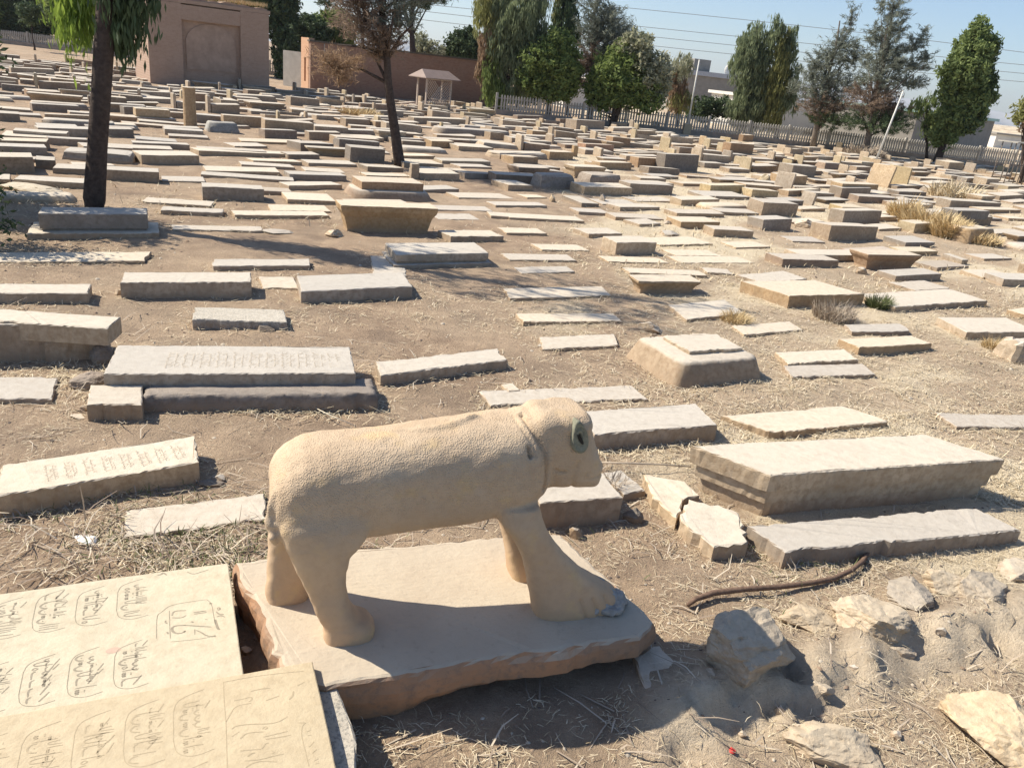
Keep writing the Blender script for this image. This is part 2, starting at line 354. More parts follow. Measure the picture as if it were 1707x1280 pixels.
# ------------------------------------------------------------------ surveyed graves: x, y, length, width, z, thickness, angle, form, stone, label
GRAVES = [
(-2.95, 5.08, 1.33, 0.47, 0, 0.169, 35.6, 's', 'c', 'long tilted pale slab with faint worn lettering at the left edge, behind the inscribed slabs', 0.16),
(-2.72, 7.16, 2.25, 0.76, 0.15, 0.12, 18.1, 'l', 'c', 'wide pale tomb slab with carved lettering resting on a rough mortar base', 0),
(-2.34, 6.85, 2.11, 0.44, 0, 0.153, 18.1, 'm', 'd', 'rough dark mortar footing under the wide lettered tomb slab', 0),
(-3.48, 6.29, 0.43, 0.42, 0, 0.159, 16.2, 's', 't', 'short squared stone block at the left end of the rough mortar footing', -0.15),
(-4.51, 6.44, 0.69, 0.5, 0, 0.04, 16.4, 's', 'c', 'flat pale slab cut by the left edge, level with the lettered tomb', -0.13),
(-5.03, 7.28, 0.73, 0.4, 0, 0.381, 20.9, 'b', 't', 'tan block tomb front at the left edge under a long pale cover slab', 0.14),
(-4.72, 7.35, 1.31, 0.38, 0.3, 0.1, 8.0, 's', 'c', 'long pale cover slab with a broken right end lying over a tan block', 0),
(-4.48, 7.47, 0.51, 0.38, 0, 0.203, 27.7, 'b', 'g', 'grey footing block below the broken end of the long cover slab', 0.16),
(-3.38, 9.03, 1.07, 0.52, 0, 0.092, 16.6, 's', 'k', 'small speckled grey slab with rough chipped surface lying on bare earth', -0.09),
(-5.82, 9.01, 1.11, 0.43, 0, 0.136, 23.5, 's', 'c', 'pale slab with a thick front side at the left edge, one row above the long cover slab', 0),
(-4.4, 9.97, 1.57, 0.48, 0, 0.205, 25.1, 'b', 'c', 'pale rectangular tomb with a clean brown front side, standing alone on bare earth', 0.08),
(-6.63, 10.89, 2.25, 0.53, 0, 0.016, 28.0, 's', 'c', 'very long low slab with dark streaks on its top at the left edge', 0.22),
(-3.99, 11.65, 1.43, 0.41, 0, 0.067, 28.9, 's', 'c', 'low rounded-edge slab lying alone on the dirt before the lone pale tomb', 0.2),
(-7.04, 12.59, 1.55, 0.54, 0, 0.35, 32.0, 'p', 'g', 'grey tomb on a wide base in the shade in front of the left tree trunk', 0.11),
(-7.03, 15.65, 1.29, 0.55, 0, 0.035, 13.9, 's', 'c', 'cracked pale slab lying flat right of the left tree trunk', 0),
(-6.44, 14.92, 1.11, 0.38, 0, 0.061, 19.1, 's', 'c', 'pale slab lying just in front of the cracked slab right of the trunk', 0),
(-5.52, 13.82, 1.53, 0.38, 0, 0.016, 27.4, 's', 'c', 'thin sunken slab strip lying beside the long trunk shadow', 0),
(-4.95, 15.56, 1.83, 0.47, 0, 0.057, 29.5, 's', 'c', 'long low slab left of the tall tan trough-shaped tomb', 0),
(-8.93, 17.63, 1.09, 0.55, 0, 0.239, 23.8, 'b', 't', 'brown-sided pale tomb immediately right of the left tree trunk', 0),
(-10.32, 17.63, 0.63, 0.55, 0, 0.144, 22.4, 'b', 'g', 'grey tomb half hidden behind the left side of the near tree trunk', 0),
(-8.12, 18.37, 0.93, 0.69, 0, 0.027, 26.3, 's', 'c', 'small flat white slab right of the brown-sided tomb', 0),
(-6.38, 16.82, 1.23, 0.55, 0, 0.261, 23.7, 'b', 'g', 'squared dark-sided tomb with pale top, alone on the dirt', 0),
(-9.78, 15.98, 1.25, 0.55, 0, 0.131, 20.5, 'b', 'c', 'long pale topped tomb left of the near tree trunk, above the tan heap', 0),
(-11.38, 17.28, 0.75, 1.0, 0, 0.309, 33.5, 'b', 'd', 'dark-sided tall tomb cut by the left edge', 0),
(-10.74, 15.86, 0.33, 0.59, 0, 0.088, 31.8, 's', 'c', 'short slab end at the left edge, in front of the dark-sided tall tomb', 0),
(-7.49, 20.38, 1.81, 0.64, 0, 0.091, 28.9, 's', 'c', 'long pale slab with a second slab leaning under it', 0),
(-7.07, 19.64, 2.19, 0.55, 0, 0.053, 19.5, 's', 'g', 'thin grey slab sloping under the long pale slab', 0),
(-10.54, 18.94, 0.91, 0.55, 0, 0.034, 32.9, 's', 'c', 'narrow white slab crossing behind the near tree trunk', 0),
(-10.9, 19.93, 1.59, 0.98, 0, 0.211, 19.8, 'r', 't', 'rounded tan tomb with an eroded top behind the near tree trunk', 0),
(-11.1, 17.99, 0.39, 0.55, 0, 0.196, 30.7, 'b', 'd', 'small dark tomb tucked between the tall tomb and the rounded tan tomb', 0),
(-9.6, 20.77, 1.43, 0.83, 0, 0.219, 40.6, 'b', 'c', 'wide pale slab tomb right of the rounded tan tomb', 0),
(-8.54, 23.83, 3.13, 0.72, 0, 0.102, 41.0, 's', 'c', 'long thin slab running right of the wide pale slab tomb', 0),
(-2.81, 15.4, 1.91, 0.59, 0, 0.493, 24.4, 't', 't', 'tall tan trough-shaped tomb narrowing towards its foot', 0),
(-1.53, 13.29, 1.71, 0.81, 0, 0.223, 31.2, 'q', 'c', 'pale tomb slab in broken tree shade, raised on a low grey plinth', 0.14),
(-2.22, 12.51, 0.55, 1.28, 0, 0.024, 25.3, 's', 'c', 'thin pale slab pushed against the left end of the raised pale tomb', 0.2),
(-2.39, 10.85, 1.61, 0.75, 0, 0.162, 33.0, 's', 'c', 'thick tilted slab with a chipped left corner and a crack below', 0.21),
(-3.49, 10.85, 0.49, 0.62, 0, 0.015, 24.0, 's', 'c', 'flat white slab touching the left end of the thick tilted slab', 0),
(-3.55, 19.41, 1.53, 0.83, 0.22, 0.16, 27.8, 'b', 'b', 'upper brown-sided stone of the two-tier tomb behind the trough-shaped tomb', 0),
(-3.53, 19.36, 1.83, 1.0, 0, 0.19, 27.3, 'w', 'b', 'lower rounded tier of the two-tier brown tomb', 0),
(-4.99, 17.62, 1.03, 1.0, 0, 0.08, 25.0, 's', 'c', 'pale slab left of the two-tier brown tomb', 0),
(-4.86, 16.45, 1.21, 0.63, 0, 0.03, 27.2, 's', 'c', 'slab strip in front of the pale slab, left of the trough-shaped tomb', 0),
(-2.96, 23.51, 1.21, 1.0, 0, 0.188, 26.9, 'b', 'g', 'squared tomb with a small upright stone at its left end', 0),
(-3.43, 22.78, 0.23, 0.17, 0.0, 0.42, 26.6, 'u', 'g', 'small upright stone set against the left end of the squared tomb', 0),
(-5.43, 25.47, 1.13, 0.55, 0, 0.427, 31.1, 'b', 'd', "tall dark tomb standing left of the leaning tree's foot", 0),
(-5.72, 20.81, 1.49, 0.55, 0, 0.13, 30.2, 's', 'g', 'long grey slab left of the two-tier tomb', 0),
(-5.89, 22.23, 1.09, 0.58, 0, 0.04, 28.9, 's', 'c', 'narrow pale slab just behind the long grey slab', 0),
(-7.45, 22.82, 1.41, 0.67, 0, 0.073, 37.6, 's', 'c', 'broken pale slab with curled edges in the left middle rows', 0),
(-7.25, 24.61, 1.03, 0.58, 0, 0.109, 39.9, 'b', 'g', 'small grey box tomb above the broken curled slab', 0),
(-4.25, 22.8, 1.41, 0.55, 0, 0.033, 35.6, 's', 'c', 'thin slab left of the small upright stone', 0),
(-4.3, 28.22, 1.27, 0.85, 0, 0.059, 39.0, 's', 'c', "white slab right behind the leaning tree's foot", 0),
(-3.8, 25.82, 1.47, 0.77, 0, 0.136, 40.3, 'b', 'g', "low grey tomb touching the leaning tree's foot", 0),
(-1.4, 20.93, 1.75, 0.68, 0, 0.03, 38.8, 's', 'c', 'splintered low slab at the middle of the field', 0),
(-1.68, 18.7, 1.45, 0.55, 0, 0.027, 25.7, 's', 'c', 'thin slab strip reaching right from the trough-shaped tomb', 0),
(-1.7, 17.58, 0.99, 0.59, 0, 0.015, 28.4, 's', 'c', 'ground-level slab right of the trough-shaped tomb', 0),
(-0.4, 18.4, 1.23, 0.56, 0, 0.054, 17.4, 's', 'c', 'long low slab in the middle of the field, right of the trough-shaped tomb', 0),
(0.29, 18.6, 1.85, 0.55, 0, 0.061, 19.8, 's', 'c', 'long flat slab with a dark front edge in the centre of the field', 0),
(-0.01, 28.2, 1.67, 0.55, 0, 0.159, 37.5, 's', 'd', 'low dark slab before the twin weathered tombs', 0),
(0.56, 24.28, 1.33, 0.57, 0, 0.411, 33.5, 'r', 'w', 'left one of the twin weathered grey-brown tombs', 0),
(2.02, 25.76, 1.31, 0.72, 0, 0.412, 34.5, 'r', 'w', 'right one of the twin weathered grey-brown tombs', 0),
(-0.66, 23.26, 0.83, 0.99, 0, 0.146, 33.0, 'b', 'g', 'small squared stone left of the twin weathered tombs', 0),
(-0.74, 30.16, 0.93, 0.86, 0, 0.212, 35.3, 'b', 't', 'small tan box tomb up the middle of the field', 0),
(0.75, 33.11, 1.25, 0.55, 0, 0.29, 40.1, 'b', 't', 'tan box tomb with a short upright stone at its right end', 0),
(1.53, 34.82, 0.23, 0.17, 0.0, 0.45, 33.2, 'u', 't', 'short upright stone closing the right end of the tan box tomb', 0),
(2.92, 31.89, 1.53, 0.55, 0, 0.236, 34.5, 'b', 't', 'tan rough tomb among dry grass in the middle of the field', 0),
(5.77, 33.92, 1.85, 0.55, 0, 0.652, 33.6, 'b', 'd', 'large dark grey block tomb with a thin bright edge at its left', 0),
(4.8, 31.95, 1.69, 0.55, 0, 0.225, 36.1, 'b', 'd', 'low dark slab lying against the large dark grey block', 0),
(3.89, 27.76, 1.63, 0.79, 0, 0.098, 37.9, 's', 'c', 'flat slab with a dark edge, right of the twin weathered tombs', 0),
(6.42, 27.96, 1.61, 0.55, 0, 0.274, 33.2, 'b', 'y', 'yellow-sided tomb tilting on broken blocks', 0),
(6.07, 26.66, 2.03, 0.9, 0.0, 0.1, 32.7, 's', 'g', 'grey broken blocks slab under the yellow-sided tomb', 0),
(-0.03, 21.94, 0.67, 0.55, 0, 0.024, 33.3, 's', 'c', 'thin pale slab left of the small carved stone stump', 0),
(1.28, 21.79, 0.57, 1.0, 0, 0.099, 31.1, 's', 'd', 'small slab with a black front between two little stumps', 0),
(2.28, 22.57, 1.27, 0.72, 0, 0.025, 29.5, 's', 'c', 'flat slab right of the little stone stumps', 0),
(3.43, 24.08, 1.49, 0.77, 0, 0.017, 32.4, 's', 'c', 'wide flat slab set level with the ground in the centre right', 0),
(1.49, 20.53, 0.91, 0.66, 0, 0.03, 21.5, 's', 'c', 'thin pointed slab below the small black-fronted slab', 0),
(4.45, 22.01, 1.69, 0.55, 0, 0.1, 30.4, 's', 't', 'long low slab with a pale top, centre right of the field', 0),
(4.1, 20.25, 1.15, 0.69, 0, 0.149, 23.2, 'b', 't', 'low box tomb with a sloping pale top, centre right of the field', 0),
(4.8, 19.4, 1.09, 0.56, 0, 0.162, 19.3, 'b', 't', 'low brown-sided tomb slanting down towards the right', 0),
(2.76, 19.67, 0.83, 0.55, 0, 0.044, 40.3, 's', 'c', 'broken slab chunk with a jagged right corner', 0),
(1.52, 17.6, 0.97, 0.55, 0, 0.059, 36.3, 's', 'c', 'low slab with a dark front behind the small cube-like tomb', 0),
(2.03, 15.96, 0.97, 0.55, 0, 0.255, 28.8, 'b', 'c', 'small cube-like tomb with a pale lid and brown front', 0),
(2.08, 15.19, 1.33, 0.47, 0, 0.017, 22.3, 's', 'c', 'flat pale slab lying in front of the small cube-like tomb', 0),
(0.23, 14.42, 1.35, 0.47, 0, 0.022, 22.6, 's', 'c', "flat pale slab left of the cube-like tomb's front slab", 0),
(-0.16, 16.83, 0.95, 0.55, 0, 0.019, 24.5, 's', 'c', 'thin slab strip in tan earth at the centre', 0),
(0.64, 15.56, 1.05, 0.55, 0, 0.015, 25.6, 's', 'c', 'half-buried narrow slab left of the cube-like tomb', 0),
(3.29, 17.68, 1.53, 0.75, 0, 0.026, 31.5, 's', 'c', 'wide pale slab right of the small cube-like tomb', 0),
(3.75, 16.06, 1.89, 0.55, 0, 0.015, 28.1, 's', 'c', 'broad ground-level slab among straw, right centre', 0),
(3.45, 16.54, 1.17, 0.55, 0, 0.015, 24.9, 's', 'c', 'thin ground-level slab behind the broad straw-edged slab', 0),
(4.97, 18.2, 1.13, 0.57, 0, 0.027, 31.3, 's', 'c', 'pale slab right of the wide slab, centre right', 0),
(2.56, 14.37, 1.61, 0.38, 0, 0.033, 20.3, 's', 'c', 'long thin slab standing just behind the shaded tapered tomb', 0),
(3.67, 14.98, 0.55, 0.38, 0, 0.029, 11.1, 's', 'c', 'narrow slab end sloping right behind the shaded tapered tomb', 0),
(2.36, 13.08, 1.23, 0.45, 0, 0.203, 23.8, 't', 't', 'tapered tan tomb with its top in tree shade', 0.16),
(0.34, 13.46, 1.09, 0.38, 0, 0.026, 31.4, 's', 'g', 'low grey slab in dappled shade, left of the tapered tan tomb', 0.14),
(0.56, 12.08, 1.81, 0.55, 0, 0.019, 27.7, 's', 'c', 'flat slab striped with dappled tree shadow', 0.28),
(0.71, 10.77, 1.55, 0.38, 0, 0.015, 23.5, 's', 'c', "smooth flat slab on bare earth behind the lion's head", 0.1),
(2.88, 11.94, 1.23, 0.66, 0, 0.056, 34.3, 's', 'c', 'pale slab with shaded right half, left of the dry weeds', 0.35),
(0.81, 9.74, 1.11, 0.44, 0, 0.015, 25.0, 's', 'c', 'worn flat slab sunk in the earth below the smooth flat slab', 0.35),
(0.58, 7.84, 1.83, 0.38, 0, 0.015, 22.4, 's', 'c', "long cracked slab with a broken right end behind the lion's head", 0),
(1.37, 7.13, 1.37, 0.51, 0, 0.156, 23.3, 'b', 'c', "thick pale slab directly behind the lion's face", 0.15),
(3.23, 7.88, 1.71, 0.49, 0, 0.048, 25.6, 's', 'c', 'broad pale slab with a blackened front, behind the stepped trough tomb', -0.46),
(0.57, 5.46, 0.69, 0.39, 0.05, 0.16, 20.1, 's', 't', "broken tan slab under the lion's chin", 0),
(1.03, 5.94, 0.23, 0.38, 0, 0.057, 28.3, 's', 't', "small tan stone piece beside the broken slab under the lion's chin", 0),
(4.04, 10.14, 1.21, 0.42, 0, 0.058, 24.9, 's', 'c', 'upper stone of two stacked thin slabs right of the mud-plastered tomb', 0.35),
(4.06, 9.69, 1.33, 0.38, 0, 0.028, 22.0, 's', 't', 'lower broken stone of two stacked thin slabs', 0.35),
(5.37, 11.14, 1.51, 0.38, 0, 0.09, 27.0, 's', 't', 'low slab with tan front lying in the straw at right', 0),
(5.6, 12.04, 1.15, 0.38, 0, 0.044, 20.4, 's', 'g', 'shaded slab in the straw in front of the red-sided tomb', 0.35),
(3.71, 11.41, 1.23, 0.41, 0, 0.015, 31.2, 's', 'c', 'thin pale slab half covered by straw', 0.35),
(4.86, 13.6, 1.71, 0.97, 0, 0.195, 26.2, 'b', 't', 'long tomb with an orange-red weathered left end', -0.25),
(7.38, 14.4, 2.77, 0.81, 0, 0.095, 31.4, 's', 'c', 'large whitish slab with a rounded lifted front edge', 0),
(7.68, 12.73, 1.57, 0.79, 0, 0.125, 21.6, 's', 'c', 'whitish slab with a dark front at the right edge of the field', 0.28),
(10.76, 17.33, 1.29, 0.55, 0, 0.166, 15.3, 's', 'c', 'pale slab with a dark gap under its front near the right edge', 0),
(7.44, 11.29, 0.55, 0.38, 0, 0.302, 8.0, 'r', 'c', 'rounded pale block cut by the right edge', 0),
(5.6, 8.56, 1.29, 0.38, 0, 0.015, 13.4, 's', 't', 'ground-level tan slab at the right edge behind the stepped trough tomb', 0),
(5.84, 16.78, 1.51, 0.55, 0, 0.152, 23.9, 'b', 'b', 'dark brown fronted slab tomb, left of the flared red-brown tomb', 0),
(7.87, 17.5, 1.59, 0.55, 0, 0.328, 23.9, 't', 'b', 'flared red-brown tomb with a pale overhanging top', 0),
(6.72, 17.71, 2.11, 0.55, 0.1, 0.05, 26.3, 's', 'c', 'pale lid slab lying between the two brown fronted tombs', 0),
(8.21, 21.03, 1.95, 0.63, 0, 0.344, 33.1, 'b', 't', 'squared pale tomb with a moulded lit end, right middle', 0),
(10.01, 21.17, 1.25, 0.68, 0, 0.137, 31.8, 's', 'g', 'grey slab lying right of the squared pale tomb', 0),
(10.26, 23.53, 1.07, 0.55, 0, 0.078, 33.2, 's', 'c', 'narrow slab behind the right end of the squared pale tomb', 0),
(11.37, 23.83, 0.95, 0.55, 0, 0.284, 30.8, 'b', 'y', 'yellowish block tomb at the edge of the dry bush', 0),
(12.65, 23.16, 1.21, 0.58, 0, 0.404, 30.4, 'w', 't', 'tan tomb with spreading base right of the dry bush', 0),
(6.78, 19.82, 0.97, 0.55, 0, 0.037, 20.2, 's', 't', 'thin brown slab lying in dry grass left of the squared tomb', 0),
(6.3, 21.23, 1.07, 0.55, 0, 0.273, 32.6, 'b', 'g', 'grey box tomb left of the earth heap', 0),
(12.03, 31.26, 1.81, 0.55, 0, 0.388, 34.9, 'b', 't', 'tan box tomb in front of the leaning pair of slabs', 0),
(12.3, 31.64, 2.25, 0.55, 0.38, 0.12, 34.1, 's', 't', 'dark thin slab lying on top of the tan box tomb', 0),
(13.5, 32.41, 1.31, 0.55, 0, 0.145, 35.6, 'b', 't', 'small tan block right of the tan box tomb', 0),
(8.11, 26.26, 1.25, 0.55, 0, 0.213, 35.7, 'b', 'd', 'low dark block with a white upright stone at its right', 0),
(10.37, 29.83, 1.25, 0.55, 0, 0.187, 35.8, 'b', 't', 'tan block behind the white upright stone', 0),
(10.48, 28.77, 1.53, 0.6, 0, 0.129, 38.6, 't', 'd', 'low dark tapered stone with a pale lid', 0),
(10.45, 27.06, 1.19, 0.55, 0, 0.147, 33.2, 'b', 'y', 'low block with a pale yellow left end', 0),
(13.73, 25.89, 1.71, 0.55, 0.42, 0.16, 31.6, 'b', 'd', 'upper dark stone of the dark stacked tomb near the right edge', 0),
(14.48, 27.07, 2.19, 0.55, 0, 0.268, 35.5, 'b', 'd', 'lower dark stone of the dark stacked tomb near the right edge', 0),
(17.37, 32.65, 4.13, 0.55, 0, 0.257, 36.8, 'b', 'g', 'long grey tomb behind the dark stacked tomb', 0),
(16.9, 37.55, 2.47, 0.55, 0, 0.165, 38.7, 'b', 'd', 'dark slab right of the leaning pair of slabs', 0),
(15.82, 34.89, 2.11, 0.55, 0, 0.154, 35.9, 'b', 'd', 'lower dark slab right of the leaning pair', 0),
(15.36, 33.24, 2.11, 0.56, 0, 0.106, 33.2, 's', 'd', 'thin dark slab sloping right, in front of the dark pair', 0),
(10.96, 25.62, 1.15, 0.55, 0, 0.117, 37.6, 's', 'c', 'pale slab at the left foot of the dry bush', 0),
(14.98, 25.59, 1.93, 0.63, 0, 0.084, 30.9, 's', 'c', 'broad pale slab at the right edge, beyond the spreading tomb', 0),
(11.62, 36.93, 1.69, 0.74, 0, 0.549, 38.2, 'b', 'g', 'grey block tomb behind the left leaning white stone', 0),
(27.12, 54.91, 1.69, 0.96, 0, 0.573, 33.2, 'b', 'g', 'grey box tomb with pale end stones near the fence', 0),
(11.03, 39.09, 0.85, 0.55, 0, 0.344, 35.3, 'b', 't', 'tan tomb far right, left of the yellow stone', 0),
(21.73, 38.09, 2.27, 0.67, 0, 0.236, 36.4, 'b', 'g', 'long grey tomb at the right edge above the weeds', 0),
(18.16, 32.12, 3.13, 0.55, 0, 0.114, 36.7, 's', 't', 'low slab near the right edge below the long grey tomb', 0),
(11.79, 20.49, 1.15, 0.55, 0, 0.038, 28.8, 's', 'c', 'thin slab among dry grass far right', 0),
(10.37, 19.35, 0.25, 0.55, 0, 0.11, 28.1, 'b', 'g', 'small grey cube stone among dry grass far right', 0),
(-9.68, 31.25, 1.85, 0.55, 0, 0.444, 33.2, 'b', 't', 'large tan tomb with a bright rim in the left centre of the far rows', 0),
(-9.35, 29.12, 1.21, 0.55, 0, 0.285, 40.1, 'b', 'b', 'brown tomb in front of the large bright-rimmed tomb', 0),
(-8.57, 33.08, 1.39, 0.69, 0, 0.257, 35.4, 'b', 'g', 'grey tomb right of the large bright-rimmed tomb', 0),
(-8.06, 30.33, 1.21, 0.55, 0, 0.277, 33.2, 'b', 't', 'brownish tomb right of the brown tomb in the left centre', 0),
(-15.1, 39.2, 0.87, 1.0, 0, 0.401, 42.8, 'b', 'g', 'square grey tomb with a white rim right of the round pillar', 0),
(-13.58, 46.65, 1.65, 1.0, 0, 0.414, 33.2, 'b', 't', 'tan tomb with a raised white left end before the brick wall', 0),
(-17.71, 46.13, 1.45, 0.9, 0, 0.321, 40.4, 'b', 't', "dull tan tomb before the mud building's right half", 0),
(-17.4, 49.75, 1.13, 0.71, 0, 0.347, 42.8, 'b', 'b', "small reddish-brown tomb before the mud building's right corner", 0),
(-22.17, 49.4, 0.69, 0.56, 0, 0.126, 33.2, 's', 'c', 'white-topped low tomb at the foot of the mud building', 0),
(-16.24, 38.83, 0.89, 0.68, 0, 0.546, 42.8, 'b', 'b', 'large dark tomb right behind the round pillar', 0),
(-12.12, 27.47, 1.11, 0.67, 0, 0.179, 33.2, 'b', 'g', 'grey tomb at the foot of the round pillar', 0),
(-11.32, 28.98, 0.97, 0.55, 0, 0.34, 33.2, 'w', 'k', 'grey concrete mound tomb with sloping sides right of the pillar', 0),
(-9.03, 23.78, 1.93, 0.55, 0, 0.119, 29.3, 'b', 't', 'very long pale slab tomb in the left centre', 0),
(-9.34, 25.85, 1.11, 1.0, 0, 0.041, 40.2, 's', 'c', 'wide white slab behind the very long slab tomb', 0),
(-7.21, 24.55, 1.01, 0.55, 0, 0.13, 41.2, 'b', 'd', 'small dark-sided box tomb in the centre left', 0),
(-7.5, 26.7, 1.19, 1.0, 0, 0.244, 42.6, 'b', 'd', 'dark box tomb with a broad white lid, centre left', 0),
(-6.45, 28.84, 1.49, 0.55, 0, 0.264, 33.2, 'b', 'd', 'dark tomb with a bright lid, just left of the tall dark tomb', 0),
(-12.81, 31.91, 1.59, 0.71, 0, 0.267, 42.8, 'b', 'g', "pale tomb directly right of the pillar's lower part", 0),
(-12.95, 38.11, 1.25, 0.55, 0, 0.123, 36.1, 's', 'g', 'low grey slab tomb in the far rows left of centre', 0),
(-13.85, 41.04, 1.87, 0.83, 0, 0.313, 42.8, 't', 'g', 'grey trough tomb with a wide lid in the far rows', 0),
(-23.96, 40.67, 2.21, 0.7, 0, 0.358, 33.2, 'b', 't', 'wide long tomb near the left, in front of the far left fence', 0),
(-25.15, 39.98, 0.59, 0.7, 0, 0.203, 33.2, 'b', 'd', 'small dark tomb left of the wide long tomb', 0),
(-20.41, 33.4, 1.21, 0.62, 0, 0.341, 42.8, 'b', 'b', 'brown tomb stacked over darker rows at the left', 0),
(-17.69, 29.59, 1.51, 0.77, 0, 0.228, 37.7, 'b', 'b', 'wide brown tomb with a bright top at the left', 0),
(-16.79, 25.52, 0.63, 0.55, 0, 0.234, 32.6, 'b', 'd', 'dark tomb at the left edge of the far rows', 0),
(-22.92, 35.8, 1.27, 0.89, 0, 0.227, 34.3, 'b', 'd', 'dark shaded tomb at the left, below the wide long tomb', 0),
(-14.4, 24.11, 1.07, 0.6, 0, 0.189, 37.1, 'b', 'g', 'grey tomb with a round-ended lid left of the trunk', 0),
(-13.79, 22.29, 1.31, 0.62, 0.15, 0.06, 24.8, 's', 'c', 'long white slab tilted over the pale wide tomb at the left', 0),
(-13.96, 21.93, 1.11, 0.8, 0, 0.13, 24.0, 'b', 'c', 'pale wide tomb with a broad top at the left edge', 0),
(-12.83, 21.89, 0.95, 0.55, 0, 0.16, 33.8, 'b', 't', 'brown-fronted tomb left of the near trunk', 0),
(-12.61, 19.57, 0.99, 0.82, 0, 0.182, 35.0, 'b', 'g', 'grey tomb with a white top at the left edge', 0),
(-14.72, 28.5, 0.95, 0.58, 0, 0.222, 33.2, 'b', 'b', 'reddish-brown tomb right of the near trunk in the far rows', 0),
(-12.82, 24.59, 0.81, 0.55, 0, 0.243, 40.2, 'b', 'd', 'dark tomb with a white edge right of the near trunk', 0),
(-11.51, 24.28, 1.15, 0.55, 0, 0.096, 28.8, 'b', 'g', 'long low grey tomb right of the near trunk', 0),
(-11.08, 22.33, 1.69, 0.55, 0, 0.088, 31.2, 's', 'c', 'long white slab right of the near trunk', 0),
(-29.93, 47.18, 1.75, 1.0, 0, 0.177, 42.8, 's', 'c', 'white-topped slab near the far left fence', 0),
(-18.38, 36.61, 0.93, 0.55, 0, 0.282, 33.2, 'b', 'd', "dark rounded tomb before the mud building's left half", 0),
(-15.53, 31.1, 0.83, 0.55, 0, 0.322, 42.8, 'b', 'd', 'square dark tomb before the mud building, left of the pillar', 0),
(-17.08, 32.82, 0.69, 0.59, 0, 0.465, 33.2, 'b', 'd', 'tall dark tomb just right of the near trunk in the far rows', 0),
(-6.22, 29.31, 1.29, 0.55, 0.0, 0.015, 33.9, 's', 'g', 'thin pale rim slab on the tall dark tomb', 0),
(-6.5, 28.99, 1.53, 0.55, 0, 0.228, 33.2, 'b', 'd', 'long dark tomb with a thin bright edge left of the leaning tree', 0),
(-8.48, 37.52, 1.27, 0.55, 0, 0.315, 40.6, 'b', 't', 'plain tan tomb left of the leaning tree in the far rows', 0),
(-7.45, 37.93, 0.75, 0.55, 0, 0.295, 41.1, 'b', 't', 'tan tomb with a white left end touching the leaning tree', 0),
(-7.6, 33.83, 2.11, 0.67, 0, 0.174, 38.6, 'b', 'g', 'long grey tomb left of the leaning tree in the far rows', 0),
(-6.64, 31.4, 1.21, 0.55, 0, 0.164, 38.9, 'b', 'g', 'box tomb with white rim, left of the leaning tree', 0),
(-5.57, 43.97, 3.35, 0.57, 0, 0.334, 42.8, 'b', 'g', 'long weathered tomb with rough ends right of the leaning tree', 0),
(-3.37, 40.18, 3.95, 1.0, 0, 0.254, 33.2, 'w', 't', 'long tan mound tomb with a rounded left end', 0),
(-3.69, 42.61, 2.17, 0.72, 0.0, 0.02, 33.2, 's', 't', 'thin slab along the long tan mound tomb', 0),
(-2.78, 32.73, 1.69, 1.0, 0, 0.17, 39.2, 's', 'c', 'broad pale slab tilted towards the camera, right of the leaning tree', 0),
(-0.81, 31.81, 2.65, 0.85, 0, 0.205, 42.8, 'r', 'c', 'rounded whitish tomb in the centre of the far rows', 0),
(-0.61, 30.09, 1.19, 0.55, 0, 0.238, 41.2, 'b', 't', 'tan box tomb in front of the rounded whitish tomb', 0),
(-3.96, 32.44, 1.01, 0.55, 0, 0.255, 37.3, 'b', 't', 'tan tomb with sun-lit left end right of the leaning tree', 0),
(-6.12, 37.77, 1.27, 0.55, 0, 0.171, 42.8, 'b', 'd', 'dark tomb right behind the leaning tree trunk', 0),
(-5.67, 35.18, 1.13, 0.68, 0, 0.16, 38.4, 'b', 'd', 'second dark tomb right behind the leaning tree trunk', 0),
(-4.89, 31.21, 0.97, 0.55, 0, 0.225, 33.8, 'b', 'd', 'lower dark tomb right behind the leaning tree trunk', 0),
(-6.81, 65.78, 1.07, 0.95, 0, 0.292, 33.2, 'b', 'g', 'small grey tomb at the right foot of the trellis shelter', 0),
(-3.96, 54.15, 1.07, 0.55, 0, 0.174, 33.2, 's', 'c', 'white slab sloping right, right of the trellis shelter', 0),
(-2.3, 43.12, 1.05, 0.69, 0, 0.279, 33.2, 'b', 't', 'tan tomb with a lit left end, right of the long mound tomb', 0),
(-10.66, 46.52, 1.21, 0.55, 0, 0.179, 42.8, 'b', 'r', 'reddish brick tomb left of the leaning tree in dry grass', 0),
(-2.17, 38.92, 0.77, 0.58, 0, 0.304, 33.2, 'b', 't', 'tan block ending the long tan mound tomb', 0),
(2.8, 53.48, 2.57, 1.0, 0, 0.611, 42.5, 'b', 't', 'large tan tomb with a sun-lit left end before the spreading tree', 0),
(2.63, 38.29, 1.85, 0.55, 0, 0.348, 41.0, 'b', 'r', 'pinkish-red block tomb in the far centre rows', 0),
(-0.1, 38.02, 1.27, 0.55, 0, 0.223, 37.8, 'b', 'g', 'grey tomb right behind the small tan box tomb', 0),
(0.76, 33.23, 1.29, 0.55, 0, 0.262, 39.7, 'b', 't', 'tan tomb left of the pinkish-red block tomb', 0),
(4.07, 43.1, 1.25, 0.55, 0, 0.448, 37.1, 'b', 'b', 'brown tomb right behind the pinkish-red block tomb', 0),
(-0.99, 57.36, 2.23, 0.55, 0, 0.292, 39.2, 'b', 'b', 'brown tomb below the dry grass patch by the fence', 0),
(8.08, 47.5, 1.91, 0.59, 0, 0.185, 38.5, 'b', 'b', 'brown tomb behind the large dark grey block', 0),
(1.15, 42.17, 1.57, 0.6, 0, 0.137, 35.6, 's', 'g', 'low grey slab right of the thin tall headstone', 0),
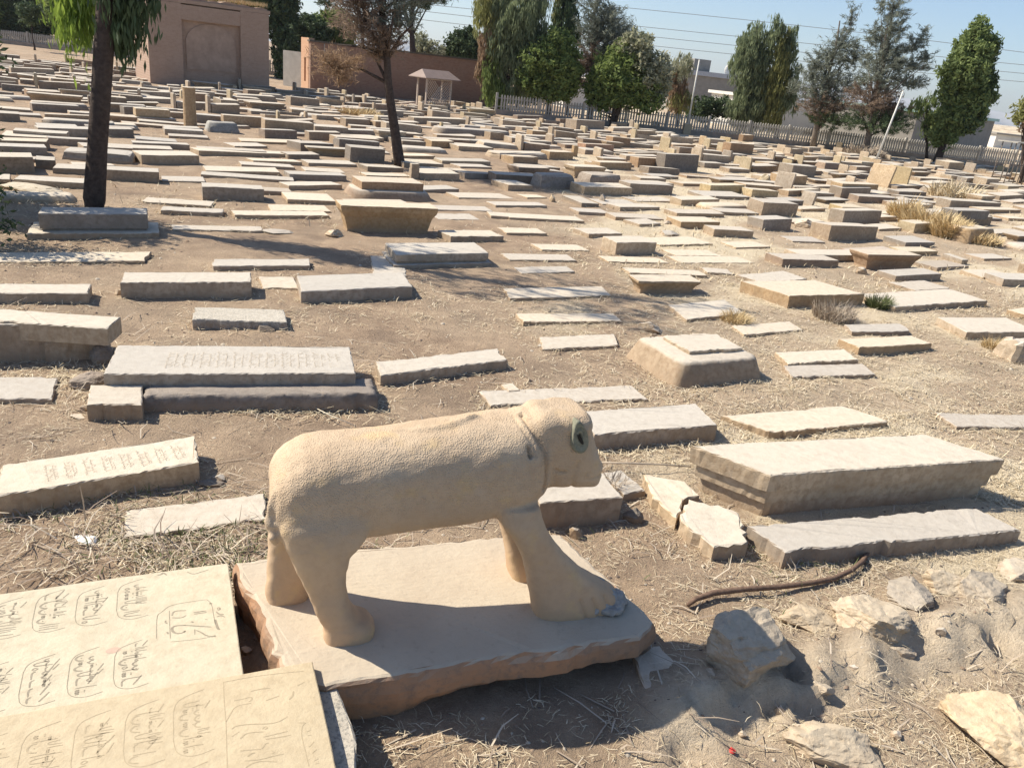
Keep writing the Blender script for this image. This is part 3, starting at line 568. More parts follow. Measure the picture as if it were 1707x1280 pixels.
(-0.2, 43.67, 0.97, 0.55, 0, 0.283, 35.4, 'b', 't', 'tan tomb left of the thin tall headstone', 0),
(2.86, 43.78, 2.09, 0.55, 0, 0.17, 39.8, 'b', 'b', 'long brown tomb behind the pinkish-red block tomb', 0),
(2.88, 31.65, 1.55, 0.55, 0, 0.251, 33.5, 'b', 't', 'tan tomb in dry grass before the pinkish-red block tomb', 0),
(5.56, 59.77, 1.07, 0.55, 0, 0.384, 40.8, 'b', 'g', 'small grey tomb left of the dark-sided upright block', 0),
(0.42, 55.26, 1.39, 1.0, 0, 0.248, 42.6, 'b', 'g', 'grey tomb with a white left end before the fence', 0),
(11.54, 48.16, 2.27, 0.55, 0, 0.56, 41.2, 'b', 'b', 'large brown block tomb right of the white headstone', 0),
(15.18, 61.63, 1.03, 0.55, 0, 0.478, 38.6, 'b', 'b', 'brown upright block behind the large brown block tomb', 0),
(7.71, 43.06, 1.89, 0.55, 0, 0.336, 40.5, 'b', 't', 'tan tomb with a broken yellow left end', 0),
(12.03, 37.82, 1.73, 0.55, 0, 0.497, 36.9, 'b', 'g', 'wide grey block tomb right of the leaning white stone', 0),
(11.1, 39.81, 1.19, 0.55, 0, 0.315, 34.8, 'b', 'y', 'yellowish tomb left of the leaning white stone', 0),
(8.72, 36.2, 1.45, 0.55, 0, 0.167, 38.3, 'b', 't', 'low tan tomb left of the leaning white stone', 0),
(10.09, 42.58, 1.05, 0.55, 0, 0.335, 33.9, 'b', 'g', 'grey tomb attached to the white headstone', 0),
(7.81, 37.28, 1.45, 0.55, 0, 0.196, 40.6, 'b', 'g', 'low grey tomb with a pale lid right of the large dark grey block', 0),
(11.93, 44.77, 2.41, 0.55, 0, 0.087, 38.1, 's', 't', 'thin tan slab in the far right rows', 0),
(16.37, 53.56, 1.35, 0.55, 0, 0.314, 39.0, 'b', 'g', 'low grey tomb with a white leaning end near the fence', 0),
(8.35, 48.0, 2.71, 0.55, 0, 0.124, 41.2, 'b', 'b', 'long brown rim tomb behind the broken yellow-ended tomb', 0),
(20.83, 43.96, 2.77, 0.55, 0, 0.144, 39.2, 'b', 'g', 'long low tomb in the far right rows behind the leaning pair', 0),
(22.18, 48.7, 1.77, 0.55, 0, 0.287, 38.1, 'b', 'd', 'dark tomb with a pale leaning stone in the far right rows', 0),
(24.98, 43.92, 2.71, 0.55, 0, 0.26, 37.6, 'b', 'g', 'grey tomb near the right edge beside the weeds', 0),
(24.08, 46.09, 1.61, 0.55, 0, 0.274, 37.2, 'b', 'g', 'grey box tomb under the iron frame at far right', 0),
(24.81, 49.77, 2.39, 0.55, 0, 0.195, 38.2, 'b', 't', 'low brownish tomb in the far right rows', 0),
(16.87, 46.68, 1.27, 0.55, 0, 0.11, 37.6, 'b', 'd', 'low dark slab left of the leaning pair, far rows', 0),
(18.08, 46.65, 1.55, 0.55, 0, 0.122, 38.0, 'b', 'd', 'low dark slab just left of the leaning pair', 0),
(30.79, 56.88, 1.81, 0.55, 0, 0.224, 37.6, 'b', 'g', 'small grey tomb left of the row of yellow markers', 0),
(-2.13, 4.77, 0.95, 0.38, 0, 0.024, 27.5, 's', 'c', "worn ground-level slab among weeds, left of the stone lion's rump", 0.09),
(3.11, 5.52, 2.31, 0.38, 0, 0.137, 19.8, 's', 't', 'long low kerb slab in front of the stepped trough tomb', -0.2),
(3.05, 6.31, 2.53, 0.57, 0, 0.404, 20.0, 'T', 'c', 'large pale trough tomb with a stepped left end, right of the lion', -0.72),
(2.23, 9.29, 1.19, 0.96, 0, 0.263, 28.5, 'w', 't', 'mud-plastered mound tomb with sloping orange-lit sides', 0),
(2.31, 9.38, 0.83, 0.54, 0.27, 0.032, 27.5, 's', 'c', 'thin grey-white lid slab on the mud-plastered mound tomb', 0),
(-0.79, 8.2, 1.57, 0.38, 0, 0.108, 35.3, 's', 'c', 'low white slab lying right of the wide lettered tomb, above the lion back', 0.26),
]
UPRIGHTS = [
(0.51, 42.03, 0.34, 0.66, 0.0, 'c', 'tall thin pale headstone in the far centre rows'),
(6.22, 57.87, 0.36, 0.75, 0.0, 'c', 'white-faced upright block before the fence, with a dark side'),
(8.57, 62.91, 0.83, 0.61, 0.0, 'c', 'squat white upright block before the fence, left of the left metal pole'),
(6.55, 43.22, 0.68, 0.71, 2.0, 'y', 'yellowish leaning headstone behind the large dark grey block'),
(10.18, 52.01, 0.57, 0.54, 0.0, 'c', 'small pale headstone left of the large brown block tomb'),
(9.52, 41.73, 0.51, 0.51, 2.0, 'c', 'bright white headstone in the far right centre rows'),
(9.43, 31.09, 0.78, 0.65, 8.0, 'c', 'leaning whitish stone standing alone on open ground, right centre'),
(11.65, 38.6, 0.49, 0.62, 4.0, 'y', 'weathered yellowish stone right behind the lone leaning whitish stone'),
(9.1, 27.05, 0.49, 0.43, 14.0, 'c', 'white stone leaning right against a tan block, right of the lone leaning stone'),
(15.48, 37.25, 1.1, 0.97, 16.0, 'c', 'large white slab leaning right, one of the pair below the right metal pole'),
(16.78, 38.35, 1.1, 0.9, 2.0, 'y', 'large upright yellowish slab behind the leaning white slab'),
(20.95, 52.77, 0.74, 0.35, 0.0, 'y', "small yellowish block left of the right metal pole's foot"),
(21.1, 51.94, 0.72, 0.34, 0.0, 'c', 'pale square footing stone at the foot of the right metal pole'),
(28.03, 57.7, 1.1, 0.57, 4.0, 'c', 'pale block standing near the fence at the far right, left of a grey box tomb'),
(29.11, 56.08, 0.66, 0.56, 8.0, 'c', 'pale end stone leaning right beside a grey box tomb near the fence'),
(25.69, 55.0, 0.44, 0.54, 8.0, 'c', 'slim pale stone leaning right near the big dark green tree'),
(26.44, 58.93, 0.41, 0.39, 10.0, 'c', "tilted white fragment left of the big dark green tree's foot"),
(22.18, 61.85, 0.44, 0.69, 0.0, 'y', 'yellowish post stone close to the fence, right of the scrub'),
(32.65, 58.83, 0.41, 0.47, 0.0, 'y', 'first yellow marker stone of the row under the iron frame'),
(33.23, 59.05, 0.34, 0.39, 0.0, 'y', 'second yellow marker stone of the row under the iron frame'),
(33.99, 59.43, 0.56, 0.39, 0.0, 'y', 'third yellow marker stone of the row under the iron frame'),
(-2.3, 48.09, 0.32, 0.53, 0.0, 'c', 'white headstone behind the tan tomb with a lit end, centre far rows'),
(-4.08, 45.42, 0.27, 0.47, 6.0, 'c', 'pale end stone at the right end of the long weathered tomb'),
(-6.85, 49.85, 0.23, 0.56, 8.0, 'c', 'slender leaning stone in front of the trellis shelter'),
(-12.3, 53.66, 0.2, 0.55, 0.0, 'g', 'thin grey post stone before the brick wall'),
(-9.91, 48.49, 0.2, 0.47, 0.0, 'c', 'narrow pale stone in dry grass left of the leaning tree'),
(-4.85, 39.76, 0.22, 0.42, 4.0, 'y', 'round-headed pale stone at the left end of the long mound tomb'),
(2.17, 55.03, 0.51, 0.64, 4.0, 'c', 'sun-lit white end block of the large tan tomb before the spreading tree'),
(-0.05, 54.58, 0.37, 0.35, 0.0, 'c', 'white end block of a grey tomb before the fence'),
(9.96, 67.2, 0.32, 0.35, 0.0, 'c', 'small white stone left of the left metal pole'),
(5.0, 57.56, 0.54, 0.34, 4.0, 'c', 'small white fragment left of the white-faced upright block'),
(15.61, 64.78, 0.47, 0.42, 4.0, 'c', 'white tilted end stone against the brown upright block'),
(12.12, 53.73, 0.42, 0.53, 0.0, 'y', 'ivory headstone between brown tombs in the far right centre'),
(15.59, 52.15, 0.47, 0.41, 10.0, 'c', 'white end stone leaning right, before the fence near the grey pines'),
(19.06, 55.43, 0.65, 0.4, 4.0, 'c', 'pale broken headstone left of the yellowish post stone'),
(18.58, 51.01, 0.58, 0.34, 0.0, 'y', 'ivory low block in the far right rows'),
(-18.48, 33.4, 0.2, 0.35, 0.0, 'd', "dark upright stone touching the near trunk's left edge"),
(-6.83, 63.5, 0.2, 0.42, 0.0, 'c', 'little pale post right of the trellis shelter'),
(-14.37, 47.27, 0.2, 0.43, 0.0, 'c', 'white left end stone of the tan tomb before the brick wall'),
(-15.22, 38.91, 0.2, 0.48, 0.0, 'c', 'white left edge stone of the square grey tomb'),
(-10.85, 37.77, 0.2, 0.37, 0.0, 'c', 'thin white upright in the left centre far rows'),
(4.41, 37.1, 0.2, 0.15, 0.0, 'c', 'tiny white stone by the earth heap in the far centre'),
]

# ------------------------------------------------------------------ ground
def straw_density(x, y):
    base = np.clip((x - .02 * y + .5) / 2.6, 0, 1)
    patch = np.clip((fbm(x * .45 + 40, y * .45, 4) - .46) * 5, 0, 1)
    return (1 - .85 * np.clip(bank_mask(x, y), 0, 1)) * np.clip(base * (.42 + .85 * patch) + .22 * patch * np.clip(1 - base, 0, 1), 0, 1)
def build_ground():
    nr, ncol = 520, 420
    t = np.linspace(0, 1, nr); ys = -7 + 13 * t * 1.9 + 80 * np.clip(t - .45, 0, 1) ** 1.6 * 3 + 9000 * np.clip(t - .93, 0, 1) ** 2 * 60
    s = np.linspace(-1, 1, ncol); s = np.sign(s) * np.abs(s) ** 1.15
    Y = np.repeat(ys, ncol).reshape(nr, ncol); half = 7.5 + np.clip(Y + 2, 0, None) * .95
    X = s[None, :] * half
    Z = ground_z(X, Y)
    V = np.stack([X, Y, Z], -1).reshape(-1, 3)
    i = np.arange(nr - 1)[:, None] * ncol + np.arange(ncol - 1)[None, :]
    Fq = np.stack([i, i + 1, i + ncol + 1, i + ncol], -1).reshape(-1, 4)
    o = mesh_np('ground', V, Fq, M_GROUND, None, True); tag(o, kind='structure')
    rk = np.clip(bank_mask(V[:, 0], V[:, 1]) * 1.3, 0, 1)
    a = o.data.attributes.new('rocky', 'FLOAT', 'POINT'); a.data.foreach_set('value', rk.astype(np.float32))
    a = o.data.attributes.new('straw', 'FLOAT', 'POINT'); a.data.foreach_set('value', straw_density(V[:, 0], V[:, 1]).astype(np.float32))
    return o
build_ground()

# ------------------------------------------------------------------ graves
GRP = 'stone graves of the old cemetery'
footprints = []
def rings_for(form, h, L, W):
    e = .010
    if form in 'sl': return [(-.08, 0, 0), (h - e * .8, 0, 0), (h, e, e)]
    if form == 't':
        a = .16 * min(L, 2.0) * .5
        return [(-.1, a, a * .8), (.04, a, a * .8), (h * .55, a * .62, a * .5), (h * .78, a * .12, a * .12), (h - .02, 0, 0), (h, .008, .008)]
    if form == 'T':
        return [(-.06, .085, .05), (h * .30, .085, .045), (h * .31, .045, .03), (h * .60, .045, .025), (h * .61, .006, .006), (h - .02, 0, 0), (h - .006, .004, .004), (h, .016, .016)]
    if form == 'w':
        return [(-.06, -.11, -.11), (.0, -.10, -.10), (h * .5, -.05, -.05), (h * .86, -.01, -.01), (h * .96, .012, .012), (h, .045, .045)]
    if form == 'r':
        return [(-.1, -.05, -.05), (h * .3, -.02, -.02), (h * .62, 0, 0), (h * .84, .015, .02), (h * .95, .05, .05), (h, .12, .10)]
    if form == 'm': return [(-.1, -.02, -.02), (h * .3, 0, 0), (h * .6, .0, .0), (h * .85, .012, .012), (h * .97, .03, .03), (h, .06, .05)]
    return [(-.1, 0, 0), (h * .4, 0, 0), (h - e, 0, 0), (h, e * .8, e * .8)]
def grave(cx, cy, L, W, zb, th, ang, form, tone, label, sh=0, seed=0, name=None, group=GRP, tilt=True):
    D = math.hypot(cx, cy); seg = .035 if D < 11 else (.09 if D < 18 else .4)
    r = random.Random(seed)
    if name is None: name = {'u': 'headstone', 'm': 'mortar_footing', 's': 'grave_slab', 'l': 'grave_slab'}.get(form, 'tomb')
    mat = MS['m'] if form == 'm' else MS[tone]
    chip = {'s': .022, 'l': .012, 'm': .03, 'b': .010, 'w': .01, 'r': .03, 'T': .006}.get(form, .012)
    if form == 'l': chip = .008
    rough = {'m': .005, 'r': .010, 'w': .004}.get(form, .0025)
    def put(V, Fc, nm, par=None):
        if sh: V = [(p[0] + sh * p[1], p[1], p[2]) for p in V]
        o = mesh_np(nm, V, Fc, mat, par, form in 'wm'); return o
    if form in 'pq':
        root = empty(name, (cx, cy, zb), R_(ang)); hb = th * (.30 if form == 'q' else .22); ov = .16 if form == 'p' else .05
        V, Fc = prism_vf(L + 2 * ov, W + 2 * ov, [(-.1, 0, 0), (hb - .01, 0, 0), (hb, .012, .012)], seg, .006, .02, .003, seed); put(V, Fc, 'plinth', root)
        V, Fc = prism_vf(L, W, [(hb + .002, .03, .03), (hb + .03, .03, .03), (hb + .04, 0, 0), (th - .012, 0, 0), (th, .01, .01)], seg, .004, .008, .002, seed + 1); put(V, Fc, 'cover_slab', root)
        o = root
    else:
        V, Fc = prism_vf(L, W, rings_for(form, th, L, W), seg, .004 if form != 's' else .006, chip, rough, seed, .07 if form in 'wr' else 0)
        o = put(V, Fc, name); o.location = (cx, cy, zb)
        tl = (r.uniform(-1, 1), r.uniform(-1, 1)) if (tilt and form in 'sb' and zb == 0) else (0, 0)
        k = 1.0 if D < 20 else 3.0
        o.rotation_euler = (R_(tl[0] * k), R_(tl[1] * .6 * k), R_(ang))
    tag(o, label, {'u': 'headstone', 's': 'slab', 'l': 'slab', 'm': 'footing'}.get(form, 'tomb'), group)
    footprints.append((cx, cy, max(L, W) / 2 + .1, L / 2, W / 2, ang))
    return o
G_OBJ = {}
for i, g in enumerate(GRAVES):
    G_OBJ[g[9]] = grave(*g, seed=100 + i)
for i, (x, y, wd, h, tilt, tone, lab) in enumerate(UPRIGHTS):
    V, Fc = prism_vf(.13, wd, [(-.12, 0, 0), (h * .6, 0, 0), (h - .03, .0, .0), (h, .012, .02)], .2, .006, .02, .003, 900 + i)
    o = mesh_np('headstone', V, Fc, MS[tone]); o.location = (x, y, 0)
    o.rotation_euler = (0, R_(tilt), R_(38)); tag(o, lab, 'headstone', 'upright stones among the graves')
    footprints.append((x, y, wd / 2 + .1, .1, wd / 2, 38))

FP = [(a[0], a[1]) for a in footprints]
def free(x, y, L, W, ang, slack=.0):
    c, s = math.cos(R_(ang)), math.sin(R_(ang))
    for (fx, fy, fr, fl, fw, fa) in footprints:
        dx, dy = x - fx, y - fy
        if abs(dx) > 4 or abs(dy) > 4: continue
        u = dx * c + dy * s; v = -dx * s + dy * c
        if abs(u) < fl + L / 2 + slack and abs(v) < fw + W / 2 + slack * .8: return False
    return True
# the crowded rows further off, laid out along the same axis
cand = []
rr = random.Random(31)
for D0 in np.arange(5.5, 84, .82):
    for k in range(-50, 50):
        a0 = 33
        # rows run along the grave axis
        u = k * 1.8 + rr.uniform(-.5, .5) + (D0 * .37) % 2
        x = u * math.cos(R_(a0)) ; y = D0 + u * math.sin(R_(a0)) + rr.uniform(-.3, .3)
        cand.append((x, y))
front = lambda x: 58.3 + .165 * (x + 2.8) if x > -4 else (60.8 + .49 * (x + 18) if x > -18.2 else (50.5 + 1.7 * (x + 24.4) if x > -24.4 else 84))
sel = []
for x, y in cand:
    if y < 14.2 or (y < 17.5 and (rr.random() < .5 or -9 < x < -3)) or y > front(x) - 1.5: continue
    if abs(x) > y * .80 + 2 or rr.random() < .07: continue
    if x < -20 and y > 66 and rr.random() < .5: continue
    L = rr.choice([1.2, 1.4, 1.5, 1.7, 1.9, 2.1]); W = rr.uniform(.45, .75)
    ang = 33 + rr.gauss(0, 5); 
    h = rr.choice([.05, .06, .07, .09, .12, .15, .19, .24, .30, .38])
    if y < 24: L = min(L, 1.5); h = min(h, rr.choice([.05, .08, .14, .22])); W = min(W, .6)
    if not free(x, y, L, W, 33, .12 if y < 24 else .03): continue
    footprints.append((x, y, L / 2, L / 2, W / 2, ang))
    form = 's' if h < .1 else rr.choice('bbbbtpbt' if h > .3 else 'bbbbwt')
    if form == 'u': form = 'b'
    tone = rr.choices('ctbgdyrw', (40, 26, 13, 12, 5, 2, 1, 2))[0]
    sel.append((x, y, L, W, h, ang, form, tone))
sel.sort(key=lambda q: q[1] - .0 * abs(q[0]))
in_view = [q for q in sel if -.70 < (q[0] / q[1]) < .72]
N_IND = 140
TW = {'c': 'pale cream', 't': 'tan', 'b': 'brown-sided', 'g': 'grey', 'd': 'dark-sided', 'y': 'yellowish', 'r': 'reddish', 'w': 'weathered grey-brown'}
FW = {'s': 'flat slab', 'b': 'block tomb', 't': 'tapered tomb', 'p': 'tomb on a wide plinth', 'r': 'round-topped tomb', 'w': 'sloping-sided tomb'}
LAND = [(-9.1, 17.2, 'the near dark tree trunk'), (-4.4, 26.2, 'the thin leaning tree'), (-10.8, 32.6, 'the round stone pillar'),
        (-21.5, 55, 'the mud-brick building'), (-10, 64, 'the brick wall'), (-7.5, 58, 'the trellis shelter'), (1, 24, 'the twin weathered tombs'),
        (8, 28, 'the yellow-sided tilted tomb'), (16, 37, 'the leaning pair of slabs'), (9.4, 31, 'the lone leaning whitish stone'), (15, 25, 'the golden dry bush'),
        (3, 31, 'the pinkish-red block tomb'), (11.5, 60, 'the left metal pole'), (9.3, 39, 'the large brown block tomb'), (4, 37, 'the tall thin headstone'), (-30, 60, 'the far left fence'), (27, 58, 'the big dark green tree'),
        (-20, 32, 'the left edge of the photo'), (20, 30, 'the right edge of the photo'), (-14, 24, 'the rounded tan eroded tomb')]
for i, q in enumerate(in_view[:N_IND]):
    x, y, L, W, h, ang, form, tone = q
    ranked = sorted(LAND, key=lambda l: math.hypot((l[0] - x) * 1.3, l[1] - y))
    used_labels = globals().setdefault('used_labels', set())
    for lx, ly, ln in ranked[:9]:
      dx, dy = x - lx, y - ly
      rel = ('right of' if dx > 0 else 'left of') if abs(dx) > abs(dy) * .8 else ('behind' if dy > 0 else 'in front of')
      size = 'short' if L < 1.45 else ('long' if L > 1.8 else 'mid-sized'); hh = 'knee-high ' if h > .33 and form != 's' else ('low ' if h < .2 and form != 's' else '')
      dist = math.hypot(dx, dy); near = 'just ' if dist < 2.5 else ('some way ' if dist > 5 else '')
      lab_ = ' '.join(f'{size} {hh}{TW[tone]} {FW[form]} {near}{rel} {ln}'.split()[:16])
      if lab_ not in used_labels: break
    used_labels.add(lab_)
    grave(x, y, L, W, 0, h, ang, form, tone, lab_, 0, 2000 + i)
rest = in_view[N_IND:] + [q for q in sel if q not in set(in_view)]
by = {}
for i, q in enumerate(rest):
    x, y, L, W, h, ang, form, tone = q
    V, Fc = prism_vf(L, W, rings_for(form, h, L, W), .7, .01, .02, .004, 4000 + i)
    c, s = math.cos(R_(ang)), math.sin(R_(ang)); b = by.setdefault('all', ([], [], []))
    base = len(b[0]); tz = rr.gauss(0, .035); tw = rr.gauss(0, .03)
    b[0].extend([(x + c * p[0] - s * p[1], y + s * p[0] + c * p[1], p[2] + p[0] * tz + p[1] * tw) for p in V])
    b[1].extend([tuple(base + j for j in f) for f in Fc]); b[2].extend(['ctbgdyrw'.index(tone)] * len(Fc))
    if rr.random() < .16:   # small upright end stone
        V, Fc = prism_vf(.13, W * .9, [(-.1, 0, 0), (h + .28, 0, 0), (h + .32, .02, .04)], .5, .01, .02, .004, 8000 + i)
        base = len(b[0]); ox = -(L / 2 + .1)
        b[0].extend([(x + c * (p[0] + ox) - s * p[1], y + s * (p[0] + ox) + c * p[1], p[2]) for p in V])
        b[1].extend([tuple(base + j for j in f) for f in Fc]); b[2].extend([rr.choice([0, 0, 5])] * len(Fc))
V, Fc, mi = by['all']
o = mesh_np('distant_graves', V, Fc, [MS[k] for k in 'ctbgdyrw'], None, False, mi)
tag(o, 'crowded rows of low stone graves filling the far cemetery', 'graves', kind='stuff')
print('graves', len(GRAVES), 'fill', len(in_view[:N_IND]), 'rest', len(rest))

# ------------------------------------------------------------------ stone lion
LA = np.array([-.828, 3.299]); LAZ = 19.7; ZP = .27
def loft(sections, n=28, cap=True, base=0):
    """sections: list of closed rings given as (centre, u-vector, v-vector, exponent)"""
    V = []; Fc = []
    for (c, u, v, ex) in sections:
        c, u, v = map(lambda a: np.array(a, float), (c, u, v))
        for k in range(n):
            t = 2 * math.pi * k / n; ct, st = math.cos(t), math.sin(t)
            V.append(c + u * math.copysign(abs(ct) ** (2 / ex), ct) + v * math.copysign(abs(st) ** (2 / ex), st))
    for i in range(len(sections) - 1):
        for k in range(n):
            k2 = (k + 1) % n
            Fc.append((base + i*n + k, base + i*n + k2, base + (i+1)*n + k2, base + (i+1)*n + k))
    Fc.append(tuple(base + k for k in range(n))[::-1]); Fc.append(tuple(base + (len(sections) - 1) * n + k for k in range(n)))
    return V, Fc
def lion():
    V = []; Fc = []
    def add(sec, n=28):
        v, f = loft(sec, n, base=len(V)); V.extend(v); Fc.extend(f)
    Yc = .315
    # trunk: s, z centre, half height, half width
    body = [(-.262, .745, .10, .14), (-.25, .755, .155, .19), (-.225, .765, .195, .235), (-.17, .78, .232, .265), (-.10, .795, .258, .28), (0, .80, .272, .29), (.18, .805, .278, .288),
            (.42, .828, .280, .280), (.65, .850, .285, .280), (.85, .872, .288, .288), (1.0, .89, .28, .288), (1.10, .905, .26, .265), (1.19, .92, .22, .225), (1.23, .92, .16, .17)]
    add([((s, Yc, z), (0, hw, 0), (0, 0, hh), 2.45) for s, z, hh, hw in body], 40)
    # neck
    add([((s, Yc, z), (0, hw, 0), (0, 0, hh), 2.4) for s, z, hh, hw in [(.98, .90, .26, .25), (1.08, .945, .255, .225), (1.18, .96, .24, .20), (1.3, .97, .22, .17)]])
    # head, built of level slices
    head = [(.765, 1.36, .09, .10), (.782, 1.37, .14, .135), (.82, 1.375, .165, .155), (.86, 1.365, .183, .165), (.93, 1.345, .20, .172), (1.0, 1.325, .20, .182), (1.08, 1.295, .19, .188),
            (1.15, 1.275, .182, .18), (1.215, 1.262, .160, .165), (1.245, 1.255, .14, .14), (1.262, 1.25, .09, .09)]
    add([((s, Yc - .01, z - .03 * (z > .9)), (hl, 0, 0), (0, hw * 1.04, 0), 3.8) for z, s, hl, hw in head], 36)
    # blunt muzzle, jaw and brow
    add([((1.455, Yc - .01, z), (hl, 0, 0), (0, hw, 0), 4.5) for z, hl, hw in [(.762, .085, .115), (.775, .10, .135), (.84, .108, .142), (.90, .106, .14), (.925, .09, .12)]], 24)
    add([((1.33, Yc - .01, z), (hl, 0, 0), (0, hw, 0), 4.0) for z, hl, hw in [(1.12, .10, .18), (1.16, .118, .195), (1.20, .112, .18), (1.232, .08, .14)]], 24)
    add([((1.44, Yc, .80), (.05, 0, 0), (0, .11, 0), 2.2), ((1.49, Yc, .86), (.07, 0, 0), (0, .11, 0), 2.4), ((1.49, Yc, .93), (.06, 0, 0), (0, .09, 0), 2.4), ((1.45, Yc, 1.02), (.05, 0, 0), (0, .07, 0), 2.2)], 20)
    # hind legs
    def leg(rows, yc, hw, ex=3.2):
        add([((( a + b) / 2, yc + dy, z), ((b - a) / 2, 0, 0), (0, hw * kw, 0), ex) for z, a, b, kw, dy in rows], 26)
    hind = [(-.03, .0, .27, 1, 0), (.035, .0, .275, 1, 0), (.075, -.005, .25, .98, 0), (.11, -.02, .19, .92, 0), (.18, -.05, .145, .9, 0), (.30, -.09, .120, .9, 0), (.42, -.13, .115, .95, .0),
            (.52, -.165, .135, 1.0, .0), (.60, -.20, .20, 1.05, .0), (.70, -.225, .26, 1.0, .0), (.80, -.20, .26, .7, .0)]
    leg(hind, .115, .118)
    far = [(-.03, -.285, -.04, 1, 0), (.04, -.285, -.035, 1, 0), (.10, -.28, -.05, .96, 0), (.20, -.275, -.05, .92, 0), (.32, -.27, -.02, .92, 0), (.45, -.265, .03, .95, 0), (.56, -.262, .10, 1, 0), (.66, -.258, .18, 1, 0), (.76, -.25, .22, .9, 0)]
    leg(far, .50, .12)
    fore = [(-.03, 1.21, 1.73, 1.1, 0), (.03, 1.20, 1.755, 1.1, 0), (.075, 1.19, 1.74, 1.08, 0), (.12, 1.18, 1.68, 1.02, 0), (.17, 1.165, 1.60, .95, 0), (.25, 1.145, 1.49, .9, 0), (.36, 1.11, 1.38, .88, 0),
            (.46, 1.06, 1.295, .92, .0), (.56, 1.0, 1.225, 1.0, .0), (.64, .93, 1.185, 1.0, .0), (.74, .90, 1.15, .85, .0)]
    leg(fore, .12, .118)
    leg([(z, a - .03, b - .30 * (1 - min(1, z / .6)) , k, d) for z, a, b, k, d in fore], .50, .12)
    # belly fillets
    add([((.9, Yc, .72), (.16, 0, 0), (0, .17, 0), 2.5), ((.98, Yc, .62), (.10, 0, 0), (0, .16, 0), 2.5)], 20)
    # tail: down the rump, then lying along the back
    def tail(pts, rad):
        v, f = tube_vf(pts, rad, 10, len(V)); V.extend(v); Fc.extend(f)
    tail([(-.262, .12, .66), (-.272, .12, .73), (-.262, .13, .80), (-.235, .15, .87), (-.19, .18, .93)], [.022, .026, .024, .022, .018])
    tail([(-.25, .09, .72), (-.255, .085, .66), (-.235, .09, .60)], [.02, .028, .015])
    tail([(.30, .38, 1.075), (.38, .33, 1.098), (.48, .29, 1.110), (.58, .275, 1.122), (.68, .29, 1.138), (.76, .32, 1.152), (.82, .35, 1.160)], [.010, .016, .019, .021, .024, .026, .018])
    me = bpy.data.meshes.new('tmp'); me.from_pydata([tuple(v) for v in V], [], Fc); me.update()
    o = bpy.data.objects.new('tmp', me); COL.objects.link(o)
    m = o.modifiers.new('r', 'REMESH'); m.mode = 'VOXEL'; m.voxel_size = .0105
    m = o.modifiers.new('s', 'SMOOTH'); m.factor = .6; m.iterations = 11
    dg = bpy.context.evaluated_depsgraph_get(); ev = bpy.data.meshes.new_from_object(o.evaluated_get(dg))
    COL.objects.unlink(o); bpy.data.objects.remove(o)
    n = len(ev.vertices); co = np.empty(n * 3, np.float32); ev.vertices.foreach_get('co', co); co = co.reshape(-1, 3).astype(float)
    no = np.empty(n * 3, np.float32); ev.vertex_normals.foreach_get('vector', no); no = no.reshape(-1, 3).astype(float)
    x, y, z = co.T
    d = (fbm(x * 3 + 3, z * 3 + y * 3, 3) - .5) * .024 + (fbm(x * 8 + 3, z * 8 + y * 7, 3) - .5) * .010 + (fbm(x * 25 + 3, z * 25 + y * 22, 2) - .5) * .004
    # collar groove in front of the shoulder, from the nape down and forward
    near = y < .30
    def groove(pts, wd, dep, cond):
        nonlocal d
        P = np.array(pts); best = np.full(n, 9.0)
        for a, b in zip(P[:-1], P[1:]):
            ab = b - a; t = np.clip(((x - a[0]) * ab[0] + (z - a[1]) * ab[1]) / (ab @ ab), 0, 1)
            best = np.minimum(best, np.hypot(x - a[0] - t * ab[0], z - a[1] - t * ab[1]))
        d = d - dep * np.clip(1 - (best / wd) ** 2, 0, 1) * cond
    groove([(1.05, 1.20), (1.10, 1.13), (1.15, 1.05), (1.17, .93), (1.17, .82)], .016, .024, near)
    groove([(1.01, 1.18), (1.075, 1.09), (1.09, 1.04)], .008, .008, near)
    groove([(1.235, .925), (1.26, .905), (1.295, .905)], .009, .014, near)      # mouth corner
    groove([(1.36, .965), (1.35, .90), (1.355, .83), (1.375, .78)], .018, .010, near)
    groove([(1.44, .845), (1.52, .85), (1.58, .85)], .009, .012, near)
    groove([(1.43, .885), (1.425, .85)], .012, .012, near)                      # nostril
    groove([(1.047, 1.085), (1.057, 1.045)], .013, .035, near)                  # slot in the shoulder
    # carved toes
    for a in (1.45, 1.53, 1.61):
        groove([(a, .12), (a + .05, .0)], .012, .012, (x > 1.4))
    co += no * d[:, None]
    ev.vertices.foreach_set('co', co.astype(np.float32).ravel()); ev.update()
    ev.materials.clear(); ev.materials.append(M_LION)
    ev.polygons.foreach_set('use_smooth', np.ones(len(ev.polygons), bool))
    root = empty('stone_lion', (LA[0], LA[1], ZP), R_(LAZ)); ev.name = 'body'
    b = bpy.data.objects.new('body', ev); COL.objects.link(b); b.parent = root
    # ear: almond shaped ring of greyish mortar round a dark slit, on the near side of the head
    V = []; Fc = []
    C = np.array([1.335, .105, 1.135]); U = np.array([-.22, .10, .96]); U /= np.linalg.norm(U); Wv = np.array([.96, .12, .22]); Wv /= np.linalg.norm(Wv); Nn = np.cross(Wv, U)
    if Nn[1] > 0: Nn = -Nn
    prof = [(1.0, -.04), (.98, .004), (.90, .018), (.74, .014), (.55, .006), (.42, .012), (.28, .010), (.16, -.004)]; n = 26
    for (f, hgt) in prof:
        for k in range(n):
            t = 2 * math.pi * k / n; a = math.sin(t); b_ = math.cos(t)
            V.append(C + U * (.100 * f * a) + Wv * (.047 * f * b_ * (1 - .34 * a * f)) + Nn * (hgt + rnd.uniform(-.002, .002)))
